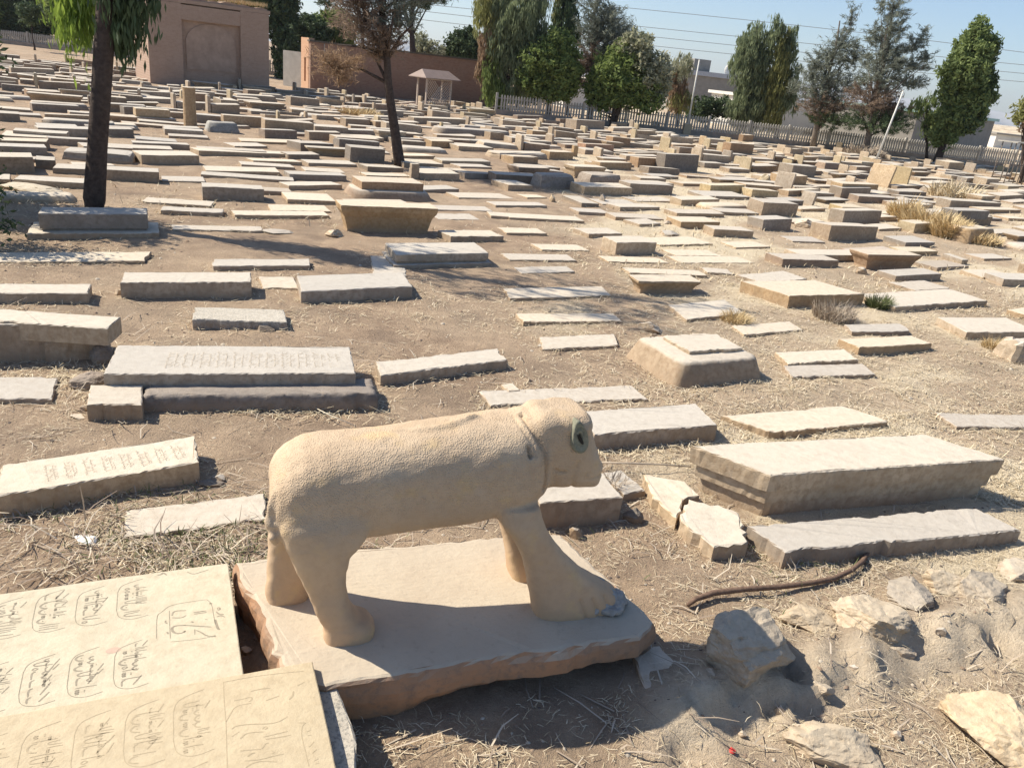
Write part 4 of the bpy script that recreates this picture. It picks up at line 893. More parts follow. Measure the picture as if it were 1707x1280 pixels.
    for i in range(len(prof) - 1):
        for k in range(n): Fc.append((i*n+k, i*n+(k+1) % n, (i+1)*n+(k+1) % n, (i+1)*n+k))
    e = mesh_np('ear', V, Fc, M_EAR, root, True)
    V = []
    for k in range(16):
        t = 2 * math.pi * k / 16; V.append(C + U * (-.012 + .034 * math.sin(t)) + Wv * (-.002 + .011 * math.cos(t) - .012 * math.sin(t)) + Nn * .0135)
    hl = mesh_np('ear_hole', V, [tuple(range(16))], M_DARK, e)
    V, Fc = prism_vf(.005, .03, [(0, 0, 0), (.03, 0, 0)], 1)
    # grey repair mortar smeared over the front paw
    V = []; Fc = []
    bm = bmesh.new()
    for (cx, cy, cz, r) in [(1.63, .10, .075, .085), (1.70, .08, .05, .085), (1.56, .06, .04, .075), (1.66, .02, .03, .07), (1.76, .10, .03, .06), (1.60, .16, .10, .075)]:
        mm = Matrix.Translation((cx, cy, cz)) @ Matrix.Diagonal((1, 1, .62, 1)); bmesh.ops.create_icosphere(bm, subdivisions=3, radius=r, matrix=mm)
    me = bpy.data.meshes.new('tmp'); bm.to_mesh(me); bm.free()
    o = bpy.data.objects.new('tmp', me); COL.objects.link(o); m = o.modifiers.new('r', 'REMESH'); m.mode = 'VOXEL'; m.voxel_size = .01
    m = o.modifiers.new('s', 'SMOOTH'); m.iterations = 3
    dg = bpy.context.evaluated_depsgraph_get(); ev = bpy.data.meshes.new_from_object(o.evaluated_get(dg)); COL.objects.unlink(o); bpy.data.objects.remove(o)
    n = len(ev.vertices); co = np.empty(n * 3, np.float32); ev.vertices.foreach_get('co', co); co = co.reshape(-1, 3)
    no = np.empty(n * 3, np.float32); ev.vertex_normals.foreach_get('vector', no); no = no.reshape(-1, 3)
    q = fbm(co[:, 0] * 22, co[:, 1] * 22 + co[:, 2] * 20, 3) - .5; co = co + no * (q * .05)[:, None]
    ev.vertices.foreach_set('co', co.astype(np.float32).ravel()); ev.update(); ev.materials.clear(); ev.materials.append(M_GREYPATCH)
    ev.polygons.foreach_set('use_smooth', np.ones(len(ev.polygons), bool))
    p = bpy.data.objects.new('repair_mortar', ev); COL.objects.link(p); p.parent = root
    tag(root, 'tan carved stone lion standing on a slab, with pitted back and a grey round ear', 'statue')
lion()

def poly_block(name, outline, rings, mat, loc, rz, label, cat, seg=.08, jit=.006, seed=3, group=None, smooth=False, fn=None):
    """outline in local metres; rings (z, inset); fn(x, y, j, z) may push points about"""
    r = np.random.default_rng(seed); P = []
    o_ = np.array(outline, float)
    for a, b in zip(o_, np.roll(o_, -1, 0)):
        n = max(1, int(np.linalg.norm(b - a) / seg))
        for i in range(n): P.append(a + (b - a) * i / n)
    P = np.array(P); c = P.mean(0); n = len(P)
    T = np.roll(P, -1, 0) - np.roll(P, 1, 0); Nr = np.stack([T[:, 1], -T[:, 0]], 1); Nr /= np.linalg.norm(Nr, axis=1)[:, None] + 1e-9
    P = P + Nr * r.normal(0, jit, n)[:, None]
    V = []; Fc = []
    for j, (z, ins) in enumerate(rings):
        q = P - Nr * (ins + r.normal(0, jit * .35, n))[:, None]
        zz = z + r.normal(0, jit * .35, n)
        for i in range(n):
            v = (q[i, 0], q[i, 1], zz[i]); 
            if fn: v = fn(*v, j, r)
            V.append(v)
        if j:
            b0 = (j - 1) * n
            for i in range(n): Fc.append((b0 + i, b0 + (i + 1) % n, b0 + n + (i + 1) % n, b0 + n + i))
    Fc.append(tuple(range((len(rings) - 1) * n, len(rings) * n))); Fc.append(tuple(range(n))[::-1])
    o = mesh_np(name, V, Fc, mat, None, smooth); o.location = loc; o.rotation_euler = (0, 0, rz)
    return tag(o, label, cat, group)
def plinth_fn(x, y, z, j, r):
    # front edge: worn round and undercut towards the right
    if y < .1 and j < 6:
        k = max(0, min(1, (x - .35) / .9)); under = (.015 + .30 * k) * max(0, 1 - z / .10) if z < .10 else 0
        n = float(fbm(np.array([x * 2.2]), np.array([z * 3.0]), 3)[0]) - .5
        y += under + n * .07
        if z < .05 and x > .95: z += .07 * min(1, (x - .95) * 5)
    return (x, y, z + (float(fbm(np.array([x * 1.5]), np.array([y * 1.5]), 2)[0]) - .5) * .012)
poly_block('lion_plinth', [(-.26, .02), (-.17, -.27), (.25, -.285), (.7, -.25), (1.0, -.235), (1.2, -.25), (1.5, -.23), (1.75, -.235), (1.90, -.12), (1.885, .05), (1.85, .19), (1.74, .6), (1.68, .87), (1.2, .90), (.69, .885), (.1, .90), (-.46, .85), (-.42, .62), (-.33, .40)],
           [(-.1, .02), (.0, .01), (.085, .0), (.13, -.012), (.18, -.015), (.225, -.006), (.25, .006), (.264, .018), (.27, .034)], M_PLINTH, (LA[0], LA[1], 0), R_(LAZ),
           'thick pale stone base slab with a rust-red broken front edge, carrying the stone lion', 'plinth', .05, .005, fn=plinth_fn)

# ------------------------------------------------------------------ inscribed slabs
M_INK = simple('dirt_in_carving', (.31, .27, .205), .95, .3, 60, 0)
M_RELIEF_SHADE = simple('relief_shade', (.43, .35, .235), .95, .15, 60, 0)  # darker ribbons paint the shading of relief in the slab's own colour
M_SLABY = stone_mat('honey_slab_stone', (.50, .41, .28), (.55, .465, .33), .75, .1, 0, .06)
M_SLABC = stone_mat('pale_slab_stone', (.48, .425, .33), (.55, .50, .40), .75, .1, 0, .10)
def ribbon(V, Fc, pts, wd, z, taper=True):
    P = np.array(pts, float)
    if len(P) > 2:                     # smooth by corner cutting
        for _ in range(2):
            Q = [P[0]]
            for a, b in zip(P[:-1], P[1:]): Q += [a * .75 + b * .25, a * .25 + b * .75]
            Q.append(P[-1]); P = np.array(Q)
    n = len(P); T = np.gradient(P, axis=0); T /= np.linalg.norm(T, axis=1)[:, None] + 1e-9
    Nn = np.stack([-T[:, 1], T[:, 0]], 1); base = len(V)
    for i in range(n):
        t = i / (n - 1); ww = wd * ((.25 + .75 * math.sin(math.pi * min(1, max(0, t * .9 + .08))) ** .6) if taper else 1) * (.75 + .5 * abs(T[i, 1]))
        a = P[i] + Nn[i] * ww / 2; b = P[i] - Nn[i] * ww / 2
        V.append((a[0], a[1], z)); V.append((b[0], b[1], z))
    for i in range(n - 1): Fc.append((base + 2*i, base + 2*i + 1, base + 2*i + 3, base + 2*i + 2))
def script_line(V, Fc, u0, v0, length, em, z, r, wd):
    """flowing joined letters: baseline runs along +v from v0, stems rise along +u"""
    t = 0.0
    def S(pp, k=1.0): ribbon(V, Fc, [(u0 + h * em, v0 + t_ ) for (t_, h) in pp], wd * k, z)
    row = 0
    while t < length - em * .25:
        g = r.random(); e = em
        if g < .26:      # tall stem
            S([(t, .02), (t + .02 * e, .5), (t - .01 * e, r.uniform(.8, 1.0))], .9); t += e * r.uniform(.14, .22)
        elif g < .40:    # pair of stems joined
            S([(t, .9), (t + .03 * e, .4), (t + .05 * e, .08), (t + .25 * e, .03), (t + .30 * e, .75)]); t += .42 * e
        elif g < .62:    # bowl
            wv = r.uniform(.30, .5) * e
            S([(t, .25), (t + .04 * e, .0), (t + wv * .5, -.16), (t + wv, .0), (t + wv, .22)], 1.25)
            if r.random() < .7: S([(t + wv * .5 - .02 * e, .12), (t + wv * .5 + .03 * e, .15)], 1.6)
            t += wv + .08 * e
        elif g < .80:    # teeth
            k = r.randint(2, 3)
            pp = []
            for i in range(k): pp += [(t + i * .12 * e, .04), (t + (i * .12 + .05) * e, .24), (t + (i * .12 + .09) * e, .04)]
            S(pp); 
            for i in range(r.randint(1, 2)): S([(t + (.1 + .1 * i) * e, .42), (t + (.14 + .1 * i) * e, .46)], 1.7)
            t += k * .13 * e + .05 * e
        elif g < .92:    # sweeping stroke over the line
            wv = r.uniform(.5, .8) * e
            S([(t, .55), (t + wv * .4, .72), (t + wv, .95)], .9); S([(t, .05), (t + wv * .6, .02), (t + wv * .7, .2)]); t += wv * .8
        else:
            S([(t, .1), (t + .1 * e, .3), (t + .2 * e, .12), (t + .08 * e, .0), (t, .1)], .9); t += .28 * e
def arch_outline(V, Fc, u0, u1, v0, v1, z, wd):
    h = (v1 - v0) * .28; m = (u0 + u1) / 2
    pts = [(u1, v0 + h*.2), (m, v0), (u0 + .012, v0 + h*.3), (u0, v0 + h), (u0, v1 - h), (u0 + .012, v1 - h * .45), (m - .02, v1 - .02), (u1 - .03, v1)]
    for a, b in ((0, 4), (3, 5), (4, 8)): ribbon(V, Fc, pts[a:b], wd, z, False)
def inscribed(name, c, ang, L, W, zt, mat, label, boxes_, wd, mink, seed, px_strokes, frame_px, top_th=.26):
    V, Fc = prism_vf(L, W, [(-.1, 0, 0), (zt - .012, 0, 0), (zt - .003, .001, .001), (zt, .006, .006)], .08, .0022, .004, 0, seed)
    root = mesh_np(name, V, Fc, mat); root.location = (c[0], c[1], 0); root.rotation_euler = (0, 0, R_(ang))
    tag(root, label, 'slab')
    r = random.Random(seed); z = zt + .0008
    def loc(p):
        q = flat(p[0], p[1], zt)[:2] - np.array(c); a = R_(ang)
        return (q[0] * math.cos(a) + q[1] * math.sin(a), -q[0] * math.sin(a) + q[1] * math.cos(a))
    V = []; Fc = []
    for (u0, u1, v0, v1) in boxes_: arch_outline(V, Fc, u0, u1, v0, v1, z, wd * .42)
    for ln in frame_px:
        ribbon(V, Fc, [loc(p) for p in ln], wd * .45, z, False)
    mesh_np('carved_border', V, Fc, mink, root)
    V = []; Fc = []
    for (u0, u1, v0, v1) in boxes_:
        w = u1 - u0
        script_line(V, Fc, u0 + w * .22, v0 + .03, (v1 - v0) - .07, w * .62, z, r, wd)
        script_line(V, Fc, u0 + w * .58, v0 + .10 + r.random() * .03, (v1 - v0) * .55, w * .40, z, r, wd * .85)
    for k, pp in px_strokes: ribbon(V, Fc, [loc(p) for p in pp], wd * k, z)
    mesh_np('carved_script', V, Fc, mink, root)
    return root
K = 6.7375
def c2(*pts): return [(180 + x / K, 930 + y / K) for x, y in pts]
frame1 = [c2((545, 900), (545, 640), (600, 610), (690, 530), (900, 492), (1110, 465)), c2((1110, 465), (1165, 510), (1185, 640), (1205, 740)), c2((700, 940), (860, 925), (1010, 910), (1100, 895), (1200, 872)), c2((690, 590), (690, 700), (700, 900))]
str1 = [(1.2, c2((720, 645), (730, 605), (775, 590), (880, 588))), (1, c2((720, 668), (830, 672), (880, 640))), (1.6, c2((870, 752), (750, 758), (712, 790), (735, 835), (800, 850), (870, 822))),
        (1.2, c2((860, 752), (1000, 762), (1165, 772))), (1.3, c2((960, 612), (1030, 600), (1105, 590))), (1.3, c2((965, 628), (1050, 615), (1108, 608))), (1, c2((990, 810), (1040, 828), (1100, 870), (1180, 882))),
        (3.2, c2((1135, 512), (1170, 508))), (2.4, c2((935, 712), (960, 722))), (2.2, c2((664, 830), (676, 850))), (2.6, c2((1192, 868), (1208, 882))), (2.4, c2((850, 830), (872, 815))),
        (1, c2((1225, 565), (1245, 550), (1262, 572), (1240, 585), (1228, 570))), (1.1, c2((1215, 600), (1240, 628), (1300, 630))), (1, c2((1220, 660), (1270, 640), (1315, 662))), (1.6, c2((1205, 690), (1230, 790), (1255, 802))),
        (1, c2((650, 700), (640, 720), (665, 735))), (1.1, c2((975, 800), (975, 860))), (1.1, c2((1090, 690), (1115, 685))), (1.4, c2((555, 190), (600, 185), (612, 160), (662, 190))), (.8, c2((890, 155), (960, 185), (1060, 150), (1130, 130)))]
c1boxes = []
for i in range(6):
    u = .462 - .195 * i
    c1boxes += [(u, u + .155, .10, .455 - .02 * (i % 2)), (u + .006, u + .160, -.42, -.075)]
s1 = inscribed('inscribed_slab', (-2.30, 2.995), 25, 2.1, 1.0, .30, M_SLABC, 'broad pale slab carved with dark lettering in arched panels, behind the honey-coloured one', c1boxes, .0068, M_INK, 41, str1, frame1)
o = mesh_np('stain', [(.46 + .035 * math.cos(t), -.12 + .022 * math.sin(t), .3005) for t in np.linspace(0, 6.0, 14)], [tuple(range(14))], simple('pink_stain', (.50, .36, .28), .9, .1), s1)
K2 = 5.69
def d2(*pts): return [(260 + x / K2, 1090 + y / K2) for x, y in pts]
frame2 = [d2((640, 265), (645, 450), (665, 640), (675, 1080)), d2((665, 640), (700, 580), (750, 490), (900, 465)), d2((1340, 650), (1420, 650)), d2((1420, 652), (1385, 680), (1378, 760), (1400, 860), (1450, 1060)), d2((640, 265), (900, 215), (1180, 180), (1400, 160))]
str2 = [(1, d2((720, 710), (750, 680), (900, 660), (1130, 660), (1250, 590))), (1, d2((800, 800), (840, 760), (900, 740), (1020, 735))), (1.1, d2((1020, 785), (1140, 755), (1250, 730))), (1.1, d2((1040, 805), (1180, 785), (1280, 765))),
        (1, d2((720, 780), (790, 735))), (1, d2((800, 915), (900, 905), (1010, 900), (1030, 850), (1070, 840))), (1.2, d2((850, 1078), (900, 1035), (1000, 1010), (1150, 1020))), (1, d2((840, 1010), (990, 1000), (1110, 965), (1210, 945))),
        (1.4, d2((870, 970), (900, 940), (940, 935))), (.9, d2((1090, 910), (1130, 930), (1100, 945))), (1, d2((1340, 300), (1410, 262))), (1.2, d2((1260, 430), (1295, 400), (1305, 350))), (1, d2((740, 440), (850, 420), (900, 400), (915, 430), (880, 450))),
        (1, d2((1040, 440), (1110, 415), (1170, 395))), (1.1, d2((1430, 735), (1470, 720))), (1.1, d2((1440, 770), (1475, 765))), (1.2, d2((1450, 880), (1500, 830))), (1.2, d2((1480, 940), (1525, 900))), (1.1, d2((1500, 1010), (1540, 990))), (1, d2((1510, 1040), (1550, 1030))),
        (1, d2((1010, 710), (1040, 680), (1060, 700), (1030, 712))), (1.3, d2((900, 350), (1010, 325), (1080, 320)))]
c2boxes = []
for i in range(8):
    u = .40 - .198 * i
    c2boxes += [(u, u + .165, .03, .425 - .012 * i), (u, u + .165, -.42, -.01)]
inscribed('inscribed_slab', (-1.605, 2.27), 24.1, 2.1, .97, .32, M_SLABY, 'honey-coloured slab with faintly carved arched panels, in the bottom left corner of the photo', c2boxes, .0056, M_RELIEF_SHADE, 42, str2, frame2)
# worn lettering on two nearer graves
def faint(lbl, cols, wd, seed):
    g = G_OBJ[lbl]; rec = [q for q in GRAVES if q[9] == lbl][0]; L, W, th = rec[2], rec[3], rec[5]; V = []; Fc = []; r = random.Random(seed)
    for i in range(cols):
        u = -L * .28 + i * L * .74 / cols
        script_line(V, Fc, u, -W * .30, W * .56, L * .030, th + .003, r, wd * .8); script_line(V, Fc, u + L * .034, -W * .26, W * .46, L * .022, th + .003, r, wd * .7)
    mesh_np('carved_script', V, Fc, M_FAINT, g)
M_FAINT = simple('worn_carving', (.53, .455, .355), .95, .1, 60, 0)
faint('wide pale tomb slab with carved lettering resting on a rough mortar base', 11, .0050, 5)
faint('long tilted pale slab with faint worn lettering at the left edge, behind the inscribed slabs', 8, .0045, 6)

# ------------------------------------------------------------------ loose stones, kerbs and small things
def px_poly(pts, z): return [tuple(flat(x, y, z)[:2]) for x, y in pts]
def flatstone(name, pts, z, th, mat, label, cat, seed=1, jit=.006, ins=.01):
    P = px_poly(pts, z); c = np.mean(P, 0)
    area = sum(P[i][0] * P[(i+1) % len(P)][1] - P[(i+1) % len(P)][0] * P[i][1] for i in range(len(P)))
    if area < 0: P = P[::-1]
    loc = [(p[0] - c[0], p[1] - c[1]) for p in P]
    return poly_block(name, loc, [(z - th, -.004), (z - th * .4, 0), (z - .008, 0), (z, ins)], mat, (c[0], c[1], 0), 0, label, cat, .05, jit, seed)
flatstone('kerb_stone', [(1073, 790), (1142, 802), (1166, 826), (1140, 832), (1128, 866), (1090, 830)], .10, .16, MS['c'], 'upper broken kerb stone leaning off the corner of the stepped trough tomb', 'kerb stone', 3)
flatstone('kerb_stone', [(1143, 836), (1150, 832), (1232, 852), (1246, 905), (1190, 912), (1134, 868)], .12, .18, MS['c'], 'lower broken kerb stone with a bitten-out end beside the stepped trough tomb', 'kerb stone', 4, .010)
flatstone('flat_stone', [(1055, 1092), (1100, 1074), (1148, 1132), (1075, 1152)], .05, .1, MS['b'], 'small flat reddish stone in the shade under the right end of the lion plinth', 'stone', 5)
flatstone('footing_block', [(528, 1144), (562, 1140), (590, 1222), (596, 1290), (540, 1290)], .24, .34, MS['k'], 'rough speckled white block between the honey-coloured slab and the lion plinth', 'block', 6, .004)
flatstone('paper_scrap', [(122, 892), (140, 888), (162, 892), (158, 906), (132, 904)], .025, .02, simple('white_paper', (.75, .75, .74), .8, .05), 'crumpled white scrap on the ground at left', 'litter', 7, .006, .012)
flatstone('white_chip', [(836, 641), (855, 638), (868, 650), (848, 652)], .03, .03, MS['c'], 'small white tile chip lying in front of the low white slab, above the lion back', 'stone chip', 8, .003)

def rock(px, py, w, h, mat, label, seed, flatn=.6, name='rock', sharp=1.0, sink=.42, yaw=0, cat='rock', smooth=False):
    """w,h pixel size; rounded-angular stone half sunk in the soil"""
    p = flat(px, py, 0); D = np.linalg.norm(p - np.array([0, 0, EYE])); rx = w / F_PX * D / 2; rz = h / F_PX * D / 2
    bm = bmesh.new(); bmesh.ops.create_icosphere(bm, subdivisions=5 if w > 60 else (4 if w > 30 else 3), radius=1.0)
    r = np.random.default_rng(seed); V = np.array([v.co[:] for v in bm.verts])
    cuts = r.normal(size=(26, 3)); cuts /= np.linalg.norm(cuts, axis=1)[:, None]; dd = r.uniform(.50, .92, 26)
    for c_, d_ in zip(cuts, dd):                       # slice facets
        s = V @ c_; k = s > d_; V[k] -= np.outer((s[k] - d_) * sharp, c_)
    f = fbm(V[:, 0] * 3.5 + seed, V[:, 1] * 3.5 + V[:, 2] * 3, 4) - .5; V *= (1 + f * .22)[:, None]
    f = fbm(V[:, 0] * 13 + seed, V[:, 1] * 13 + V[:, 2] * 12, 3) - .5; V *= (1 + f * .07)[:, None]; f = np.abs(fbm(V[:, 0] * 2.4 + seed * 2, V[:, 1] * 2.4 + V[:, 2] * 2.2, 3) - .5); V *= (1 - .05 * np.clip(.10 - f, 0, 1) / .10)[:, None]
    S = np.array([rx, max(rx * .75, rz * 1.0), max(rz, rx * .4) * flatn * 1.3]) if w < 50 else np.array([rx, max(rz * 1.25, rx * .6), min(rz * .62, rx * .6)]); V = V * S
    V[:, 2] += S[2] * (1 - 2 * sink)
    Fc = [tuple(v.index for v in f_.verts) for f_ in bm.faces]; bm.free()
    o = mesh_np(name, V, Fc, mat, None, smooth); o.location = (p[0], p[1], float(ground_z(np.array([p[0]]), np.array([p[1]]))[0]) * .8); o.rotation_euler = (0, 0, yaw)
    return tag(o, label, cat, 'rocks and loose stones')
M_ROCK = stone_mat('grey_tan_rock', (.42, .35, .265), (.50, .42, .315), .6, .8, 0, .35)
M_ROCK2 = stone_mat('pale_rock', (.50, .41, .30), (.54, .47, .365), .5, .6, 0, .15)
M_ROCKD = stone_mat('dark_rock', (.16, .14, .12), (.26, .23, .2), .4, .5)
rock(1225, 1110, 165, 190, M_ROCK, 'largest angular grey-tan rock, partly in the shadow of the lion head', 1, .62, yaw=-.6, sink=.30)
rock(1345, 1040, 120, 80, M_ROCK, 'grey-tan rock right of the largest rock, under the bent stick', 2, .45, sink=.42)
rock(1440, 1050, 130, 110, M_ROCK2, 'long craggy rock in the middle of the rock row', 3, .45, yaw=-.7, sink=.42)
rock(1515, 1010, 105, 80, M_ROCK, 'greyish rock in the rock row with twigs lying on it', 4, .4, sink=.42)
rock(1570, 985, 90, 60, M_ROCK2, 'pale rock near the right end of the rock row', 5, .42, sink=.42)
rock(1632, 1000, 90, 95, M_ROCK, 'dark-faced rock tilted at the right end of the rock row', 6, .5, yaw=-.6, sink=.40)
rock(1690, 962, 70, 56, M_ROCK2, 'pale rock cut by the right edge of the photo', 7, .42, sink=.42)
rock(1395, 1248, 160, 100, M_ROCK2, 'broad pale rock sunk in the earth at the bottom right', 8, .35, sink=.45)
rock(1668, 1232, 150, 130, M_ROCK2, 'pitted pale rock in the bottom right corner', 9, .45, sink=.42)
rock(1370, 1157, 42, 34, M_ROCK2, 'fist-sized pale stone between the rock row and the bottom rocks', 10, .6)
rock(1500, 1090, 60, 30, M_ROCK2, 'half-buried stone below the rock row', 11, .3, sink=.5)
rock(960, 890, 30, 30, MS['t'], 'small angular stone resting at the back edge of the lion plinth', 12, .9, sharp=1)
rock(1056, 866, 40, 34, M_ROCKD, 'dark rounded stone beside the broken tan slab under the lion chin', 13, .9)
rock(198, 490, 18, 18, MS['c'], 'small white stone at the left corner of the lone pale tomb', 14, .9)
rock(440, 549, 44, 22, M_ROCKD, 'dark stone in front of the speckled grey slab', 15, .7)
rock(355, 806, 50, 20, M_ROCKD, 'dark stone near the right end of the tilted pale slab', 16, .7)
rock(365, 800, 28, 16, MS['c'], 'pale stone beside the dark stone, right of the tilted pale slab', 17, .8)
rock(140, 683, 16, 14, MS['c'], 'little white stone left of the squared footing block', 18, .9)
rock(130, 694, 30, 10, MS['c'], 'flat white stone fragment left of the squared footing block', 19, .5)
rock(150, 640, 60, 50, MS['m'], 'earth and rubble heap between the long cover slab and the lettered tomb', 20, .9, sharp=.4)
rock(171, 600, 40, 40, MS['m'], 'rubble lump behind the left corner of the lettered tomb', 21, .9, sharp=.4)
rock(1080, 548, 50, 44, MS['c'], 'broken pale rock behind the mud-plastered tomb', 22, 1.0)
rock(1092, 563, 16, 14, M_ROCKD, 'little dark stone right of the broken pale rock', 23, .9)
rock(921, 336, 14, 15, MS['c'], 'small carved stone stump at left of a pair in the middle of the field', 24, 1.2, name='stone_stump', cat='stump')
rock(1004, 336, 16, 19, MS['g'], 'small knobbly stone stump at right of a pair in the middle of the field', 25, 1.2, name='stone_stump', cat='stump')
rock(1340, 378, 44, 24, MS['c'], 'pile of broken earth and stones left of the squared pale tomb', 26, .9, name='stone_heap', cat='stone heap')
rock(1436, 456, 24, 16, MS['t'], 'rough stone wedged between the two brown fronted tombs', 27, .8)
rock(425, 1030, 52, 60, MS['m'], 'dark rubble between the inscribed slab and the lion plinth', 28, .5, sharp=.5)
rock(404, 985, 40, 30, MS['c'], 'pale rubble by the left corner of the lion plinth', 29, .5)
rock(60, 318, 100, 30, MS['y'], 'eroded tan earth heap left of the near tree trunk', 30, .8, sharp=.5, name='earth_heap', cat='earth heap')
rock(1170, 268, 40, 22, MS['r'], 'crumbling reddish earth heap in the far centre rows', 31, .8, sharp=.5, name='earth_heap', cat='earth heap')
rock(1272, 305, 26, 20, MS['y'], 'yellowish broken rock under the tilted yellow-sided tomb', 32, .9)
rock(1112, 372, 16, 9, MS['g'], 'small stone on the corner of a broken slab, centre right', 33, .9)
rock(1115, 390, 44, 14, MS['c'], 'heap of white stone fragments in the centre right', 34, .6, name='stone_heap', cat='stone heap')
rock(460, 385, 60, 14, MS['t'], 'crumbled earth edge left of the tall trough-shaped tomb', 35, .6, name='earth_heap', cat='earth heap')
rock(555, 392, 40, 26, MS['c'], 'pale broken stone at the left foot of the tall trough-shaped tomb', 36, .6)
rock(1221, 1249, 20, 16, simple('red_wrapper', (.55, .06, .05), .5, .2, 40), 'small red wrapper scrap on the straw at the bottom', 38, .5, name='red_wrapper', cat='litter')
rock(1143, 1276, 18, 12, simple('yellow_leaf', (.62, .60, .05), .6, .2, 40), 'tiny yellow leaf at the bottom edge', 39, .4, name='fallen_leaf', cat='leaf')

for i, (x, y, s, m) in enumerate([(418, 1000, 30, 'm'), (436, 1062, 34, 'm'), (410, 1085, 26, 't'), (1300, 1185, 22, 't'), (1180, 1140, 26, 't'), (1420, 1120, 20, 'c'), (1560, 1075, 24, 't'), (1330, 1215, 16, 't'), (1610, 1180, 30, 'c'), (1495, 1225, 24, 't'), (1240, 1215, 14, 'c')]):
    rock(x, y, s, s * .8, MS[m], ['dark clod', 'larger dark clod', 'tan stone', 'tan stone', 'tan stone', 'pale stone', 'tan stone', 'small tan stone', 'pale flat stone', 'tan stone', 'tiny pale stone'][i] + [' at the back of the gap left of the lion plinth', ' in the middle of the gap left of the lion plinth', ' at the front of the gap left of the lion plinth', ' just below the largest rock', ' in the lion head shadow left of the largest rock', ' below the long craggy rock', ' below the greyish rock of the rock row', ' left of the fist-sized stone, near the bottom', ' above the pitted corner rock', ' right of the broad pale bottom rock', ' left of the broad pale bottom rock'][i], 60 + i, .8)

def pxz(px, py, z): return flat(px, py, z)
st = [(1146, 1008, .03), (1160, 998, .05), (1190, 988, .055), (1240, 982, .05), (1300, 978, .05), (1350, 972, .05), (1390, 964, .05), (1420, 950, .055), (1438, 935, .05), (1446, 922, .04), (1453, 912, .05)]
o = tubes('bent_branch', [([pxz(*p) for p in st], [.014, .019, .021, .020, .020, .019, .019, .018, .018, .017, .013])], simple('weathered_wood', (.16, .105, .075), .8, .35, 30, .6, .01), None, 10, True, .15)
tag(o, 'long bent brown branch lying on the ground in front of the kerb slab', 'branch')
o = tubes('thin_stick', [([pxz(1000, 771, .06), pxz(1050, 772, .08), pxz(1100, 774, .07), pxz(1152, 778, .05)], [.008, .008, .007, .006])], M_TWIG, None, 6); tag(o, 'thin straight stick between the lion face and the stepped trough tomb', 'stick')
o = tubes('pale_twig', [([pxz(526, 680, .02), pxz(550, 692, .05), pxz(593, 710, .02)], [.004, .005, .003])], simple('bleached_twig', (.6, .54, .42), .8, .1), None, 5); tag(o, 'single bleached twig on the earth behind the lion back', 'twig')

# ------------------------------------------------------------------ trees
def leaf_mesh(name, C, A, B, mat, parent):
    n = len(C)
    V = np.empty((n, 4, 3)); V[:, 0] = C - A; V[:, 1] = C + B - A * .1; V[:, 2] = C + A; V[:, 3] = C - B - A * .1
    Fq = np.arange(n * 4).reshape(n, 4)
    return mesh_np(name, V.reshape(-1, 3), Fq, mat, parent)
def crown(name, parent, blobs, mat, style='broad', leaf=.13, dens=1.0, seed=0, origin=(0, 0, 0)):
    """blobs: (x, y, z, rx, ry, rz) in world metres"""
    r = np.random.default_rng(seed); CC = []; AA = []; BB = []; tips = []
    for (x, y, z, rx, ry, rz) in blobs:
        vol = (rx * ry * rz) ** (2 / 3)
        k = max(10, int(vol * 50 * dens))
        d = r.normal(size=(k, 3)); d /= np.linalg.norm(d, axis=1)[:, None]; rad = r.random(k) ** .42
        cc = np.array([x, y, z]) + d * rad[:, None] * np.array([rx, ry, rz]); tips.append(cc)
        per = 26
        cl = np.repeat(cc, per, 0); m = len(cl); csz = np.repeat(r.uniform(.16, .42, k) * (.5 + .22 * min(rx, rz)), per)
        if style == 'droop':
            off = r.normal(size=(m, 3)) * csz[:, None] * np.array([.55, .55, .35]); off[:, 2] -= r.random(m) * csz * 3.2
            a = np.stack([r.normal(0, .22, m), r.normal(0, .22, m), -np.ones(m)], 1)
        elif style == 'pine':
            dirr = np.repeat(d * np.array([1, 1, .45]) + np.array([0, 0, .25]), per, 0); t = r.uniform(-1, 1, m)
            off = dirr * (t * csz * 2.2)[:, None] + r.normal(size=(m, 3)) * csz[:, None] * .28
            a = dirr * .8 + r.normal(size=(m, 3)) * .7
        else:
            off = r.normal(size=(m, 3)) * csz[:, None] * .62; a = r.normal(size=(m, 3))
        a /= np.linalg.norm(a, axis=1)[:, None]
        b = np.cross(a, r.normal(size=(m, 3))); b /= np.linalg.norm(b, axis=1)[:, None] + 1e-9
        ls = leaf * r.uniform(.6, 1.4, m); asp = {'droop': .2, 'pine': .10, 'broad': .42}[style]
        CC.append(cl + off); AA.append(a * ls[:, None]); BB.append(b * (ls * asp)[:, None])
    C = np.concatenate(CC) - np.array(origin)
    leaf_mesh(name, C, np.concatenate(AA), np.concatenate(BB), mat, parent)
    return np.concatenate(tips)
